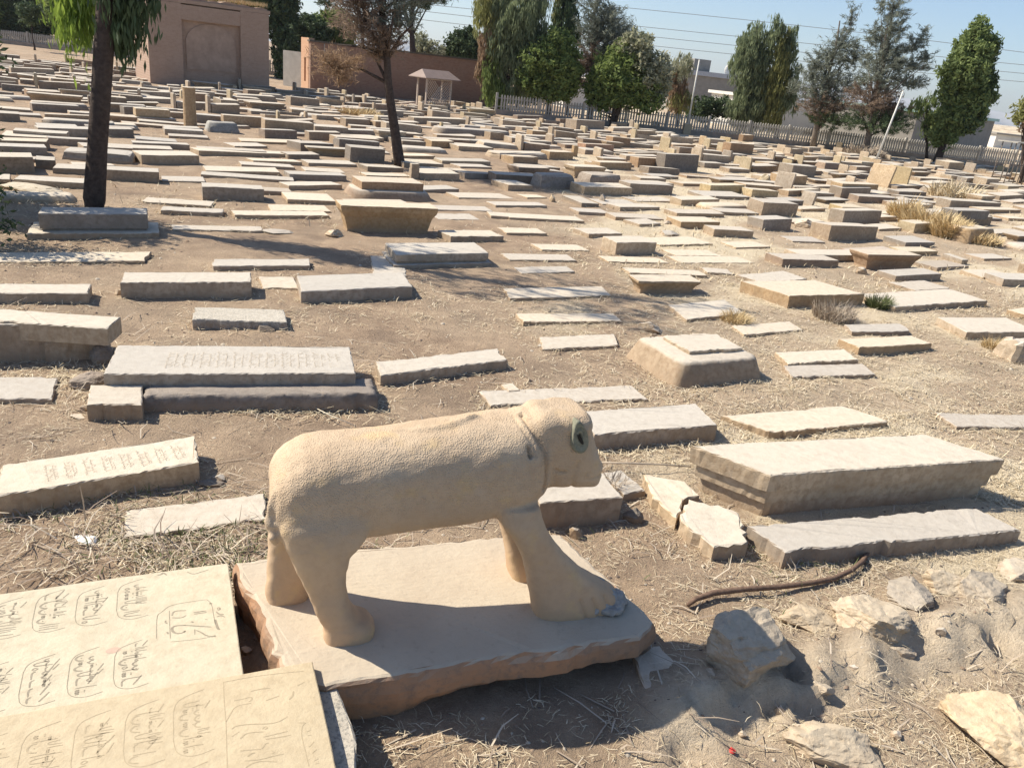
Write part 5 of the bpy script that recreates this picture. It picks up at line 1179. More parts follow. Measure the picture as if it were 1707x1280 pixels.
def tree(name, base, top, r0, crowns, label, cat='tree', bark=None, style='broad', leaf=.13, dens=1.0, seed=1, limbs=10, extra=(), group='trees around the cemetery'):
    """base/top world points of the trunk; crowns: list of (material key, [blobs])"""
    r = np.random.default_rng(seed); base = np.array(base, float); top = np.array(top, float)
    root = empty(name, base.tolist()); root.location = (base[0], base[1], 0)
    O = np.array([base[0], base[1], 0])
    n = 9; pts = []; rad = []
    for i in range(n):
        t = i / (n - 1); p = base * (1 - t) + top * t; wob = math.sin(t * 5 + seed) * .5 * r0 * (1 if 0 < i < n - 1 else 0)
        pts.append(p - O + np.array([wob, wob * .5, 0])); rad.append(r0 * ((1 - t) * .85 + .22) * (1.25 if i == 0 else 1))
    pts[0][2] -= .15
    lst = [(pts, rad)]; allt = []
    for j, (mk, bl) in enumerate(crowns):
        st_ = style if isinstance(style, str) else style[j]
        tips = crown('crown', root, bl, ML[mk], st_, leaf, dens, seed * 31 + j, O); allt.append(tips)
    T = np.concatenate(allt)
    for i in range(limbs):
        tip = T[r.integers(len(T))] - O; t = np.clip((tip[2] - .15 * (top[2]) ) / max(top[2], .1) * .75, .15, .97)
        s = pts[0] * (1 - t) + pts[-1] * t; m = (s + tip) / 2 + np.array([0, 0, -.15 * np.linalg.norm(tip - s) * (1 if style != 'pine' else -.2)]); rr0 = r0 * (1 - t * .7) * .42
        lst.append(([s, m, tip], [rr0, rr0 * .6, rr0 * .15]))
    for e in extra: lst.append(([np.array(p) - O for p in e[0]], e[1]))
    tubes('trunk', lst, bark or M_BARK, root, 8, True, .12)
    return tag(root, label, cat, group)
def B(px, py, rpx, rpy, Y, k=1.0):
    p = deep(px, py, Y); g_ = 1.06 if Y > 40 else 1.0; rx = rpx / F_PX * Y * g_; rz = rpy / F_PX * Y * g_
    return (p[0], p[1], p[2], rx, rx * k, rz)
def onY(px, py, Y): return deep(px, py, Y)
def gbase(px, Y):
    """ground point under pixel column px at distance Y"""
    for _ in range(1): pass
    lo, hi = 0.0, 1300.0
    for _ in range(40):
        m = (lo + hi) / 2
        if deep(px, m, Y)[2] > 0: lo = m
        else: hi = m
    return deep(px, lo, Y)

# near tree on the left: only its trunk and lowest hanging boughs are in the frame
tb = flat(155, 366, 0); Yt = tb[1]
t1 = onY(178, 0, Yt + .1); t2 = t1 + (t1 - tb) * .62
root = empty('roadside_tree', (tb[0], tb[1], 0)); O = np.array([tb[0], tb[1], 0])
pp = [tb + np.array([0, 0, -.2]), tb + (t1 - tb) * .1, tb + (t1 - tb) * .35, tb + (t1 - tb) * .7, t1, t2]
rnear = 15.5 / F_PX * Yt
br = [([p - O for p in pp], [rnear * 1.25, rnear * 1.08, rnear, rnear * .95, rnear * .9, rnear * .5])]
def hang(px, py, dy=0): return onY(px, py, Yt + dy)
for q in [(118, -60, .5), (215, -70, -.3), (60, -140, 1), (250, -190, .4)]:
    e_ = hang(*q); br.append(([pp[4] - O, (pp[4] + e_) / 2 - O + np.array([0, 0, .4]), e_ - O], [.07, .045, .02]))
top = t2
br.append(([top - O, top - O + np.array([1.2, .2, 1.2]), top - O + np.array([2.4, .1, 1.6])], [.08, .05, .02]))
br.append(([pp[4] - O, pp[4] - O + np.array([-1.0, .3, 1.6]), pp[4] - O + np.array([-1.8, .5, 2.6])], [.08, .05, .02]))
tubes('trunk', br, M_BARK, root, 14, True, .08)
crown('crown', root, [B(122, 12, 24, 62, Yt + .2), B(106, -40, 30, 50, Yt + .5), B(152, -20, 16, 55, Yt + .4)], ML['bright'], 'droop', .09, 4.0, 3, O)
crown('crown', root, [B(206, 10, 24, 46, Yt + .2), B(222, -40, 30, 55, Yt + .3), B(190, -60, 30, 40, Yt)], ML['dark'], 'droop', .10, 5.0, 4, O)
tp = np.array(t2)
crown('crown', root, [(tp[0] + .3, tp[1], tp[2] + .6, 1.3, 1.2, 1.0), (tp[0] + 1.9, tp[1] + .2, tp[2] + 1.2, 1.2, 1.1, .8), (tp[0] - 1.2, tp[1] + .3, tp[2] + .2, 1.1, 1.0, .8), (tp[0] + .6, tp[1] - .6, tp[2] + 2.0, 1.1, 1.0, .8)], ML['dark'], 'droop', .10, .42, 5, O)
tag(root, 'near dark straight trunk with hanging bright green boughs at the upper left', 'tree', 'trees around the cemetery')
# evergreen bush cut by the left edge
p = flat(-14, 418, 0); Yb = p[1]
root = empty('dark_bush', (p[0], p[1], 0))
crown('crown', root, [B(-14, 372, 30, 40, Yb), B(-55, 330, 50, 60, Yb + .3), B(-80, 250, 60, 90, Yb + .6)], ML['dark'], 'broad', .045, 3.2, 8, (p[0], p[1], 0))
crown('crown', root, [(-10.9, 13.9, 2.4, 1.5, 1.3, 1.3), (-10.4, 13.3, 1.3, 1.3, 1.0, 1.0), (-10.6, 13.6, 3.4, 1.0, .9, .8)], ML['dark'], 'broad', .07, 2.2, 9, (p[0], p[1], 0))
tubes('trunk', [([(0, 0, -.1), (-.1, .1, .5), (-.3, .2, 1.2)], [.06, .05, .02])], M_BARK, root, 6)
tag(root, 'dark leafy bush cut by the left edge, beside the shaded grey tomb', 'bush')

# thin leaning tree in the middle
b0 = flat(667, 276, 0); Yc_ = b0[1]
path = [(667, 278), (664, 262), (659, 225), (652, 180), (647, 140), (645, 100), (640, 60), (636, 20), (633, -30), (630, -90)]
rad = [.20, .185, .165, .145, .13, .12, .10, .09, .07, .04]
root = empty('leaning_tree', (b0[0], b0[1], 0)); O = np.array([b0[0], b0[1], 0])
pl = [onY(x, y, Yc_) - O for x, y in path]; pl[0][2] = -.1
br = [(pl, [q * .92 for q in rad])]
for q, s_ in [((560, 110), 4), ((600, 40), 5), ((690, 40), 5), ((585, 0), 6), ((700, -10), 7), ((560, 75), 5), ((610, 85), 4), ((680, 70), 5), ((655, 30), 5)]:
    e_ = onY(q[0], q[1], Yc_ + rnd.uniform(-1, 1)) - O; s0 = pl[s_]; br.append(([s0, (s0 + e_) / 2 + np.array([0, 0, .15]), e_], [.06, .04, .012]))
tubes('trunk', br, M_BARK, root, 9, True, .12)
crown('crown', root, [B(610, 35, 44, 46, Yc_), B(588, -10, 40, 30, Yc_), B(640, 60, 34, 28, Yc_)], ML['brown'], 'pine', .11, 3.6, 21, O)
crown('crown', root, [B(566, 112, 34, 24, Yc_), B(545, 98, 18, 10, Yc_), B(633, 88, 18, 14, Yc_)], ML['rust'], 'pine', .10, 5.0, 22, O)
crown('crown', root, [B(690, -18, 40, 22, Yc_), B(662, 18, 30, 40, Yc_), B(590, -40, 60, 24, Yc_), B(650, -60, 60, 30, Yc_)], ML['pine'], 'pine', .12, 3.4, 23, O)
tag(root, 'thin dark tree leaning left with dead brown needles, in the middle of the far rows', 'tree', 'trees around the cemetery')
def T(name, bx, Y, topx, topy, r0, crowns, label, **k):
    tree(name, gbase(bx, Y), deep(topx, topy, Y), r0, [(m, [B(*b, Y + (b[4] if len(b) > 4 else 0)) if len(b) == 4 else B(b[0], b[1], b[2], b[3], Y + b[4]) for b in bl]) for m, bl in crowns], label, **k)
T('tall_pine', 692, 76, 688, -40, .36, [('dark', [(690, -35, 60, 40), (650, -20, 30, 16), (735, -8, 22, 10), (708, 2, 16, 14)])], 'tall straight dark trunk rising behind the brick wall', style='pine', leaf=.22, seed=2)
T('tall_pine', 606, 76, 607, -30, .22, [('dark', [(560, -16, 46, 14), (600, -30, 50, 20), (545, 5, 14, 7)])], 'slim dark pine trunk behind the left half of the brick wall', style='pine', leaf=.22, seed=3)
T('evergreen_tree', 772, 84, 772, 70, .25, [('dark', [(772, 82, 28, 24), (755, 90, 18, 16), (790, 92, 16, 16), (782, 60, 13, 14)])], 'dark round evergreen behind the right part of the brick wall', leaf=.16, seed=4, dens=1.3)
T('shrub_tree', 715, 82, 715, 90, .15, [('silver', [(718, 85, 24, 14), (700, 72, 18, 14)])], 'pale grey-green shrub behind the middle of the brick wall', leaf=.13, seed=5)
T('eucalyptus_tree', 832, 62, 850, -10, .34, [('euca', [(872, 15, 40, 50), (885, 70, 26, 46), (860, 105, 24, 44), (845, 40, 30, 50)]), ('rust', [(812, 75, 17, 36), (806, 110, 12, 22)]), ('yellow', [(815, 5, 22, 40), (828, 45, 18, 40)]), ('green', [(833, 150, 20, 20), (820, 120, 20, 34)])],
  'tall drooping eucalyptus with a reddish patch at the right end of the brick wall', style='droop', leaf=.20, seed=6, dens=1.2, limbs=16)
T('round_tree', 912, 61, 915, 110, .2, [('green', [(940, 120, 30, 40), (905, 110, 38, 36), (925, 75, 26, 26), (890, 135, 24, 20), (935, 130, 28, 28), (922, 155, 24, 14)])], 'leafy round green tree before the fence, right of the eucalyptus', leaf=.15, seed=7, dens=1.3)
T('narrow_tree', 945, 70, 945, 10, .2, [('dark', [(946, 55, 22, 46), (942, 0, 18, 40)]), ('yellow', [(930, 25, 8, 46)])], 'tall narrow dark green tree behind the round green tree', style='droop', leaf=.2, seed=8)
T('shrub_tree', 862, 74, 862, 150, .1, [('yellow', [(866, 158, 24, 16), (885, 165, 14, 10)])], 'yellow-green bushes behind the fence, right of the brick wall', leaf=.14, seed=9)
T('dying_pine', 985, 63, 990, 10, .22, [('pine', [(992, 30, 24, 40), (1010, 60, 40, 34), (1018, 22, 16, 18), (1035, 70, 30, 26)]), ('brown', [(985, 95, 24, 36), (968, 122, 14, 24), (1005, 112, 18, 22)])], 'half-dead pine with brown lower needles before the fence', style='pine', leaf=.2, seed=10, dens=1.2, bark=M_BARK2, limbs=16)
p1 = gbase(1022, 61); 
T('spreading_tree', 1020, 61, 1035, 130, .2, [('silver', [(1080, 125, 36, 36), (1060, 80, 30, 22), (1092, 150, 20, 24)]), ('green', [(1030, 130, 40, 40), (1000, 150, 24, 26), (1070, 155, 38, 28), (1040, 105, 28, 28), (1010, 158, 20, 20)])], 'broad spreading tree with silvery leaves and a forked trunk before the fence', leaf=.16, seed=11, dens=1.4, limbs=14,
  extra=[([gbase(1024, 61), onY(1036, 165, 61), onY(1060, 130, 61)], [.16, .12, .05])])
T('willow', 1128, 72, 1130, 110, .12, [('rust', [(1128, 150, 18, 26), (1118, 135, 12, 16)]), ('silver', [(1134, 108, 20, 22)]), ('yellow', [(1136, 165, 20, 20)])], 'orange and grey willow behind the fence, left of the left metal pole', style='droop', leaf=.17, seed=12)
T('shrub_tree', 1175, 74, 1175, 170, .12, [('dark', [(1172, 182, 28, 18), (1205, 180, 22, 14)])], 'dark shrubs behind the fence under the long grey building', leaf=.15, seed=13)
T('eucalyptus_tree', 1252, 71, 1262, 45, .22, [('euca', [(1255, 75, 22, 34), (1246, 105, 24, 34), (1268, 110, 18, 40), (1258, 160, 28, 34), (1232, 178, 20, 20), (1245, 195, 20, 16)])], 'blue-green eucalyptus behind the fence, left one of a close pair', style='droop', leaf=.2, seed=14, dens=1.3, limbs=14)
T('eucalyptus_tree', 1294, 70, 1302, 40, .2, [('yellow', [(1302, 90, 15, 40), (1295, 140, 17, 40), (1290, 185, 16, 24)]), ('euca', [(1294, 50, 12, 24), (1318, 75, 12, 30), (1322, 130, 12, 30), (1312, 165, 18, 18)])], 'yellow-green eucalyptus behind the fence, right one of a close pair', style='droop', leaf=.19, seed=15, dens=1.3, limbs=14)
T('grey_pine', 1355, 63, 1400, 35, .2, [('pine', [(1418, 35, 9, 26), (1402, 78, 22, 24), (1380, 105, 26, 24), (1356, 110, 14, 22), (1425, 95, 20, 20), (1360, 145, 34, 28), (1395, 150, 34, 30)]), ('brown', [(1372, 175, 34, 22)]), ('dark', [(1385, 200, 38, 14)])], 'grey-green pine leaning right before the fence, left one of two', style='pine', leaf=.19, seed=16, dens=.95, bark=M_BARK2, limbs=20)
T('grey_pine', 1443, 60, 1490, 5, .24, [('pine', [(1492, 12, 20, 20), (1470, 12, 6, 10), (1482, 50, 28, 22), (1455, 55, 10, 18), (1478, 90, 36, 24), (1525, 75, 20, 12), (1538, 58, 9, 14), (1520, 108, 34, 11), (1545, 95, 12, 8), (1515, 138, 30, 10), (1465, 125, 36, 26)]), ('brown', [(1450, 165, 42, 24), (1480, 180, 26, 20)]), ('dark', [(1455, 205, 46, 16), (1490, 200, 30, 20)])],
  'taller grey-green pine with long arms reaching right, right one of two', style='pine', leaf=.19, seed=17, dens=.95, bark=M_BARK2, limbs=26)
T('small_green_tree', 1545, 62, 1545, 165, .12, [('cyp', [(1545, 168, 14, 16), (1555, 195, 18, 24), (1530, 172, 10, 8)])], 'small fresh-green tree left of the big dark green tree', style='droop', leaf=.16, seed=18)
T('conical_tree', 1560, 60, 1625, 60, .26, [('cyp', [(1632, 56, 14, 20), (1622, 85, 28, 26), (1610, 120, 36, 30), (1640, 100, 14, 40), (1598, 150, 26, 30), (1622, 165, 28, 34), (1590, 195, 28, 28), (1575, 225, 22, 20), (1612, 200, 20, 18)]), ('dark', [(1642, 110, 12, 34), (1630, 155, 22, 34), (1612, 195, 24, 20)])], 'big dark green conical tree near the fence at the right', style='broad', leaf=.15, seed=19, dens=2.0, limbs=14)
p = gbase(1706, 50)
T('dry_tree', 1702, 50, 1712, 190, .16, [('yellow', [(1706, 195, 20, 12), (1725, 180, 26, 22)]), ('rust', [(1712, 212, 14, 8)])], 'yellowish tree cut by the right edge', leaf=.13, seed=20)
T('sapling', 58, 78, 52, 40, .09, [('dark', [(50, 22, 20, 16)])], 'small bare-stemmed tree before the far left fence', leaf=.15, seed=21)
for i, (x, y, rx, ry, Y) in enumerate([(-40, -5, 60, 46, 100), (40, 5, 52, 40, 102), (125, 5, 48, 38, 100), (205, 10, 46, 46, 98), (245, 20, 26, 60, 95)]):
    T('dark_tree', x, Y, x + 4, y, .3, [('dark' if i % 2 else 'green', [(x, y + 12, rx, ry), (x + 18, y - 20, rx * .7, ry * .6)])], ['first', 'second', 'third', 'fourth', 'fifth'][i] + ' from the left of the dark trees beyond the far left fence', leaf=.22, seed=30 + i, dens=1.1)
for i, (x, y, rx, ry, Y, mk) in enumerate([(385, -14, 60, 22, 80, 'green'), (468, 20, 26, 50, 80, 'dark'), (478, 95, 20, 44, 78, 'dark'), (520, 55, 34, 24, 84, 'dark'), (558, 48, 34, 26, 86, 'green')]):
    T('broadleaf_tree', x, Y, x + 2, y, .25, [(mk, [(x, y, rx, ry), (x + 8, y + 12, rx * .7, ry * .8)])],
      ['tree top showing over the mud-brick building', 'dark tree rising right of the mud-brick building', 'dark ivy-like tree between the mud-brick building and the gate', 'low dark tree over the left end of the brick wall', 'green tree behind the left third of the brick wall'][i], leaf=.19, seed=40 + i, dens=1.3)

# ------------------------------------------------------------------ fence
M_CONC = simple('concrete_pale', (.35, .33, .295), .95, .2, 4, .3)
M_CONC2 = simple('fence_wall', (.25, .22, .19), .95, .25, 3, .4)
def fence(A, B_, h, label, pitch=.205, wall=.35):
    A = np.array(A, float); B_ = np.array(B_, float); L = np.linalg.norm(B_ - A); ang = math.atan2(*(B_ - A)[::-1])
    root = empty('picket_fence', (A[0], A[1], 0), ang)
    boxes('base_wall', [(0, L, -.12, .12, -.2, wall)], M_CONC2, root)
    V = []; Fc = []
    x = .1; r = random.Random(3)
    while x < L:
        if (x % 3.2) > .12:
            w = .115; b = len(V); hh = h + r.uniform(-.02, .02)
            v, f = box_vf(x, x + w, -.035, .035, wall + .002, hh - .1, b); V += v; Fc += f
            b = len(V); V += [(x, -.035, hh - .098), (x + w, -.035, hh - .098), (x + w, .035, hh - .098), (x, .035, hh - .098), (x + w / 2, -.03, hh), (x + w / 2, .03, hh)]
            Fc += [(b, b+1, b+4), (b+2, b+3, b+5), (b+1, b+2, b+5, b+4), (b+3, b, b+4, b+5)]
        x += pitch
    o = mesh_np('pickets', V, Fc, M_CONC, root); tag(o, kind='stuff')
    for z in (wall + .16, h - .3): boxes('rail', [(0, L, .04, .09, z, z + .07)], M_CONC, root)
    for i in range(int(L / 3.2) + 1): boxes('post', [(i * 3.2 - .08, i * 3.2 + .08, -.1, .1, -.1, h + .08)], M_CONC, root)
    return tag(root, label, 'fence')
fence((-3.4, 59.85), (52, 68.6), 1.38, 'long pale concrete picket fence closing the cemetery at the right')
fence((-66, 86.5), (-25.5, 83.6), 1.3, 'pale picket fence at the far left behind the tree trunk')

# ------------------------------------------------------------------ mud-brick building and brick wall
def brick_mat(name, a, b_, mort, sc=1.0, strength=.25):
    m, nt, b = new_mat(name, .95)
    tc = coords(nt); mp = N(nt, 'ShaderNodeMapping'); mp.inputs['Rotation'].default_value = (R_(90), 0, 0); nt.links.new(tc, mp.inputs[0])
    br_ = N(nt, 'ShaderNodeTexBrick'); br_.inputs['Scale'].default_value = 4.0 * sc; br_.inputs['Mortar Size'].default_value = .02
    br_.inputs['Color1'].default_value = (*a, 1); br_.inputs['Color2'].default_value = (*b_, 1); br_.inputs['Mortar'].default_value = (*mort, 1)
    br_.inputs['Brick Width'].default_value = 1.0; br_.inputs['Row Height'].default_value = .3
    nt.links.new(mp.outputs[0], br_.inputs[0])
    p = N(nt, 'ShaderNodeNewGeometry').outputs['Position']
    n = noise(nt, p, .9, 7, .75); n2 = noise(nt, p, 6, 5, .7)
    c = mix(nt, mathn(nt, 'MULTIPLY', ramp(nt, n, [(.4, (0, 0, 0)), (.65, (1, 1, 1))]), .55), br_.outputs[0], mort)
    c = mix(nt, mathn(nt, 'MULTIPLY', ramp(nt, n2, [(.5, (0, 0, 0)), (.7, (1, 1, 1))]), .35), c, tuple(v * .7 for v in a))
    nt.links.new(c, b.inputs['Base Color']); bump(nt, b, n2, .4, .04); return m
M_MUD = brick_mat('mud_plaster', (.33, .225, .165), (.37, .26, .195), (.40, .29, .225))
M_MUDP = simple('pink_plaster', (.365, .262, .20), .95, .2, 2, .4, .03)
M_BRICK = brick_mat('old_red_brick', (.27, .15, .105), (.32, .19, .135), (.30, .205, .155))
M_BRICK_LIT = brick_mat('sunlit_red_brick', (.45, .26, .16), (.50, .30, .19), (.48, .33, .23))  # brighter copy of the wall brick, sunlight on the end face painted in
Pa = gbase(251, 50.5); Pb = gbase(449, 54.6); dv = Pb - Pa; Lb = math.hypot(dv[0], dv[1]); ab = math.atan2(dv[1], dv[0])
root = empty('mud_brick_building', (Pa[0], Pa[1], 0), ab); Hh = 5.05
def wall_noisy(name, x0, x1, y0, y1, z0, z1, mat, par, amp=.12, seg=.35):
    n = max(2, int((x1 - x0) / seg)); V = []; Fc = []
    for i in range(n + 1):
        x = x0 + (x1 - x0) * i / n; t = z1 + (rnd.random() - .5) * amp
        V += [(x, y0, z0), (x, y1, z0), (x, y1, t), (x, y0, t)]
    for i in range(n):
        a = i * 4
        for k in range(4): Fc.append((a + k, a + 4 + k, a + 4 + (k + 1) % 4, a + (k + 1) % 4)[::-1])
    Fc += [(0, 1, 2, 3)[::-1], tuple(n * 4 + k for k in range(4))]
    return mesh_np(name, V, Fc, mat, par)
wall_noisy('wall', 0, Lb, .32, 5.5, -.2, Hh, M_MUD, root, .16)
w1, w2 = Lb * .27, Lb * .755
wall_noisy('pier', 0, w1, 0, .318, -.2, Hh - .35, M_MUD, root, .05)
wall_noisy('pier', w2, Lb, 0, .318, -.2, Hh - .35, M_MUD, root, .05)
boxes('lintel_band', [(w1 + .004, w2 - .004, .02, .316, Hh - 1.25, Hh - .42)], M_MUD, root)
# pale arched plaster panel in the recess
ap = [(w1 + .25, 0.75)]; cx = (w1 + w2) / 2; hw = (w2 - w1) / 2 - .25
arc = [(cx - hw, 1.0), (cx + hw, 1.0)] + [(cx + hw * math.cos(t), 2.55 + 1.15 * math.sin(t)) for t in np.linspace(0, math.pi, 15)]
V = [(x, .26, z) for x, z in arc] + [(x, .3185, z) for x, z in arc]; n = len(arc)
mesh_np('arch_panel', V, [tuple(range(n))] + [tuple(range(n, 2 * n))[::-1]] + [(i, n + i, n + (i + 1) % n, (i + 1) % n) for i in range(n)], M_MUDP, root)
boxes('parapet', [(-.1, Lb + .1, .0, .34, Hh - .34, Hh - .14)], M_MUD, root)
# crumbling straw-clay roof edge with dry grass
V = []; A = []; Bv = []; C = []
for i in range(1500):
    x = rnd.uniform(0, Lb); C.append((x, rnd.uniform(.1, 1.2), Hh + .12 + rnd.random() * .12)); a = np.array([rnd.gauss(0, .3), rnd.gauss(0, .3), 1.0]); A.append(a * rnd.uniform(.05, .18)); Bv.append(np.array([.012, .004, 0]))
o = leaf_mesh('dry_roof_grass', np.array(C), np.array(A), np.array(Bv), M_GOLD, root); tag(o, kind='stuff')
tag(root, 'old mud-brick building with a blind arched panel between two piers', 'building')

Wa = gbase(517, 62.5); Wb = gbase(826, 71.0); dv = Wb - Wa; Lw = math.hypot(dv[0], dv[1]); aw = math.atan2(dv[1], dv[0])
root = empty('brick_wall', (Wa[0], Wa[1], 0), aw); HW = 3.42
boxes('wall', [(0, Lw, 0, .4, -.2, HW)], M_BRICK, root)
boxes('coping', [(-.1, Lw + .1, -.10, .5, HW + .002, HW + .12)], simple('dark_coping', (.12, .10, .08), .9), root)
# lit end return with a pointed niche
zz = HW + .25
arc = [(0.35, .6), (.75, .6), (.75, 1.9), (.55, 2.35), (.35, 1.9)]
V = []; 
boxes('end_wall', [(-.02, .4, .402, 1.1, -.2, zz), (-.02, .4, 1.1, 1.55, -.2, .6), (-.02, .4, 1.1, 1.55, 2.3, zz), (-.02, .4, 1.55, 2.4, -.2, zz), (.2, .4, 1.1, 1.55, .602, 2.298)], M_BRICK_LIT, root)
boxes('drain_pipe', [(1.0, 1.06, -.06, -.004, 1.9, HW - .05)], M_CONC, root)
tag(root, 'long red-brown brick wall with a dark coping behind the far rows', 'wall')
p = gbase(472, 66); q = gbase(502, 65.4); dv = q - p
root = boxes('gate_panel', [(0, math.hypot(dv[0], dv[1]), 0, .12, -.1, 2.6)], simple('pale_gate', (.48, .46, .41), .9, .15, 2)); root.location = (p[0], p[1], 0); root.rotation_euler = (0, 0, math.atan2(dv[1], dv[0])); tag(root, 'pale plastered gate panel left of the brick wall', 'gate')

# trellis shelter
sp = gbase(709, 57.5); sq = gbase(749, 59.3); dv = sq - sp; Ls = math.hypot(dv[0], dv[1])
root = empty('trellis_shelter', (sp[0], sp[1], 0), math.atan2(dv[1], dv[0])); M_POST = simple('rusty_post', (.46, .38, .32), .8, .2)
for x in (0, Ls):
    for y in (0, .9): boxes('post', [(x - .05, x + .05, y - .05, y + .05, 0, 2.05)], M_POST, root)
M_ROOF = simple('faded_pink_sheet', (.28, .21, .18), .7, .1, 3)
V = [(-.5, -.45, 1.98), (Ls + .5, -.45, 1.98), (Ls + .1, .45, 2.5), (-.1, .45, 2.5), (-.5, 1.35, 1.98), (Ls + .5, 1.35, 1.98)]
V2 = [(x, y, z - .05) for x, y, z in V]
mesh_np('roof', V + V2, [(0, 1, 2, 3), (3, 2, 5, 4), (0, 3, 4), (1, 5, 2), (6, 9, 8, 7), (9, 10, 11, 8), (6, 10, 9), (7, 8, 11), (0, 6, 7, 1), (4, 5, 11, 10), (0, 4, 10, 6), (1, 7, 11, 5)], M_ROOF, root)
for x in np.arange(.05, 1.7, .2):
    for s_ in (1, -1):
        x0 = x if s_ > 0 else Ls - x; n_ = min(1.55, (Ls - x) )
        tubes('trellis_slat', [([(x0, -.02 * s_, .25), (x0 + s_ * n_, -.02 * s_, .25 + n_)], [.032, .032])], M_POST, root, 4, False)
boxes('rail', [(0.052, Ls - .052, -.03, .03, 1.85, 1.92)], M_POST, root)
tag(root, 'small roofed trellis shelter standing before the brick wall', 'shelter')

# round pillar
p = flat(317.5, 212, 0)
bm = bmesh.new(); V = []; Fc = []; prof = [(-.1, .23), (.1, .225), (.7, .215), (1.3, .215), (1.345, .225), (1.36, .20)]; n = 20
for z, r in prof:
    for k in range(n): V.append((r * math.cos(2 * math.pi * k / n) + rnd.uniform(-.006, .006), r * math.sin(2 * math.pi * k / n), z))
for i in range(len(prof) - 1):
    for k in range(n): Fc.append((i*n+k, i*n+(k+1) % n, (i+1)*n+(k+1) % n, (i+1)*n+k))
Fc.append(tuple((len(prof) - 1) * n + k for k in range(n)))
o = mesh_np('stone_pillar', V, Fc, MS['t'], None, False); o.location = (p[0], p[1], 0); tag(o, 'round weathered stone pillar standing among the left far rows', 'pillar')

# metal poles and wires
M_METAL = simple('painted_metal', (.62, .61, .57), .5, .1, 10, 0)
def pole(a, b, Y, label, blk):
    p0 = onY(a[0], a[1], Y); p1 = onY(b[0], b[1], Y)
    root = empty('metal_pole', p0.tolist())
    tubes('pole', [([np.zeros(3), p1 - p0], [.065, .05])], M_METAL, root, 8)
    if blk:
        z = p0[2]; o = boxes('footing', [(-.28, .28, -.28, .28, -z - .05, .0)], MS['y'], root, .03)
    tag(root, label, 'pole', 'leaning white metal poles')
pole((1147, 206), (1166, 100), 62, 'leaning white metal pole on a pale block, left one of two', True)
pole((1461, 266), (1506, 152), 50, 'strongly leaning white metal pole, right one of two', False)
M_WIRE = simple('cable', (.20, .20, .21), .6, .1, 5, 0)
for i, (a, m_, b) in enumerate([((560, -8), (1080, 46), (1740, 112)), ((560, 2), (1080, 61), (1740, 126)), ((560, 16), (1080, 76), (1740, 140)), ((560, -28), (900, 0), (1740, 92))]):
    pts = []
    for t in np.linspace(0, 1, 13):
        x = a[0] + (b[0] - a[0]) * t; y = a[1] * (1 - t) + b[1] * t
        tm = (m_[0] - a[0]) / (b[0] - a[0]); d = m_[1] - (a[1] * (1 - tm) + b[1] * tm); y += d * (t * (1 - t)) / (tm * (1 - tm))
        pts.append(onY(x, y, 130))
    o = tubes('power_line', [(pts, [.035] * 13)], M_WIRE, None, 4, False); tag(o, ['third', 'fourth', 'lowest', 'highest'][i].replace('third', 'second highest').replace('fourth', 'third highest') + ' of the four power lines crossing the sky', 'power line')

# far buildings
def house(px0, px1, Y0, Y1, h, depth, mat, roofm, label, name='house', rh=.25, over=.3, wins=0, z0=-.2):
    a = gbase(px0, Y0); b = gbase(px1, Y1); dv = b - a; L = math.hypot(dv[0], dv[1])
    root = empty(name, (a[0], a[1], 0), math.atan2(dv[1], dv[0]))
    boxes('wall', [(0, L, 0, depth, z0, h)], mat, root)
    boxes('roof', [(-over, L + over, -over, depth + over, h + .002, h + rh)], roofm, root)
    for i in range(wins):
        x = L * (i + .5) / wins; f = boxes('window', [(x - .5, x + .5, -.06, -.003, h * .45, h * .45 + 1.0)], M_METAL, root)
        boxes('pane', [(x - .43, x + .43, -.075, -.061, h * .45 + .07, h * .45 + .93)], M_DARKG, f)
    return tag(root, label, 'building'), L
M_DARKG = simple('window_glass', (.05, .06, .07), .15, .1, 3, 0)
M_GREYW = simple('grey_wall', (.25, .235, .215), .9, .15, 1.5, .2); M_TEAL = simple('teal_sheet', (.33, .50, .48), .6, .1, 2); M_WHITEW = simple('white_wall', (.62, .60, .56), .9, .08, 1, .1)
house(1512, 1640, 72, 84, 3.35, 9, M_GREYW, M_TEAL, 'grey house with a teal sheet roof behind the fence at the right', wins=0)
house(1262, 1362, 84, 88, 3.0, 8, M_WHITEW, M_WHITEW, 'bright white low building behind the fence, seen between the trees', 'white_building', .3)
r_, L_ = house(1118, 1232, 120, 122, 5.0, 12, M_GREYW, simple('blue_grey_roof', (.36, .38, .42), .7, .1), 'long grey building with a white dish on its roof, behind the left metal pole', 'long_building', .6)
bm = bmesh.new(); bmesh.ops.create_uvsphere(bm, u_segments=14, v_segments=8, radius=.9); me = bpy.data.meshes.new('roof_dish'); bm.to_mesh(me); bm.free(); me.materials.append(M_WHITEW)
o = bpy.data.objects.new('roof_dish', me); COL.objects.link(o); o.parent = r_; o.location = (L_ * .82, 2, 6.2); o.scale = (1, .4, 1)
boxes('roof_hut', [(3, 5.5, 2, 5, 5.602, 7.2)], M_GREYW, r_)
house(1655, 1760, 120, 122, 1.8, 5, M_WHITEW, M_GREYW, 'pale low wall far off beyond the fence at the right edge', 'low_building', .2)
house(940, 1000, 86, 87, 2.8, 5, M_WHITEW, M_GREYW, 'pale low building glimpsed under the round green tree', 'low_building', .2)
HAZE_D = 0.00011
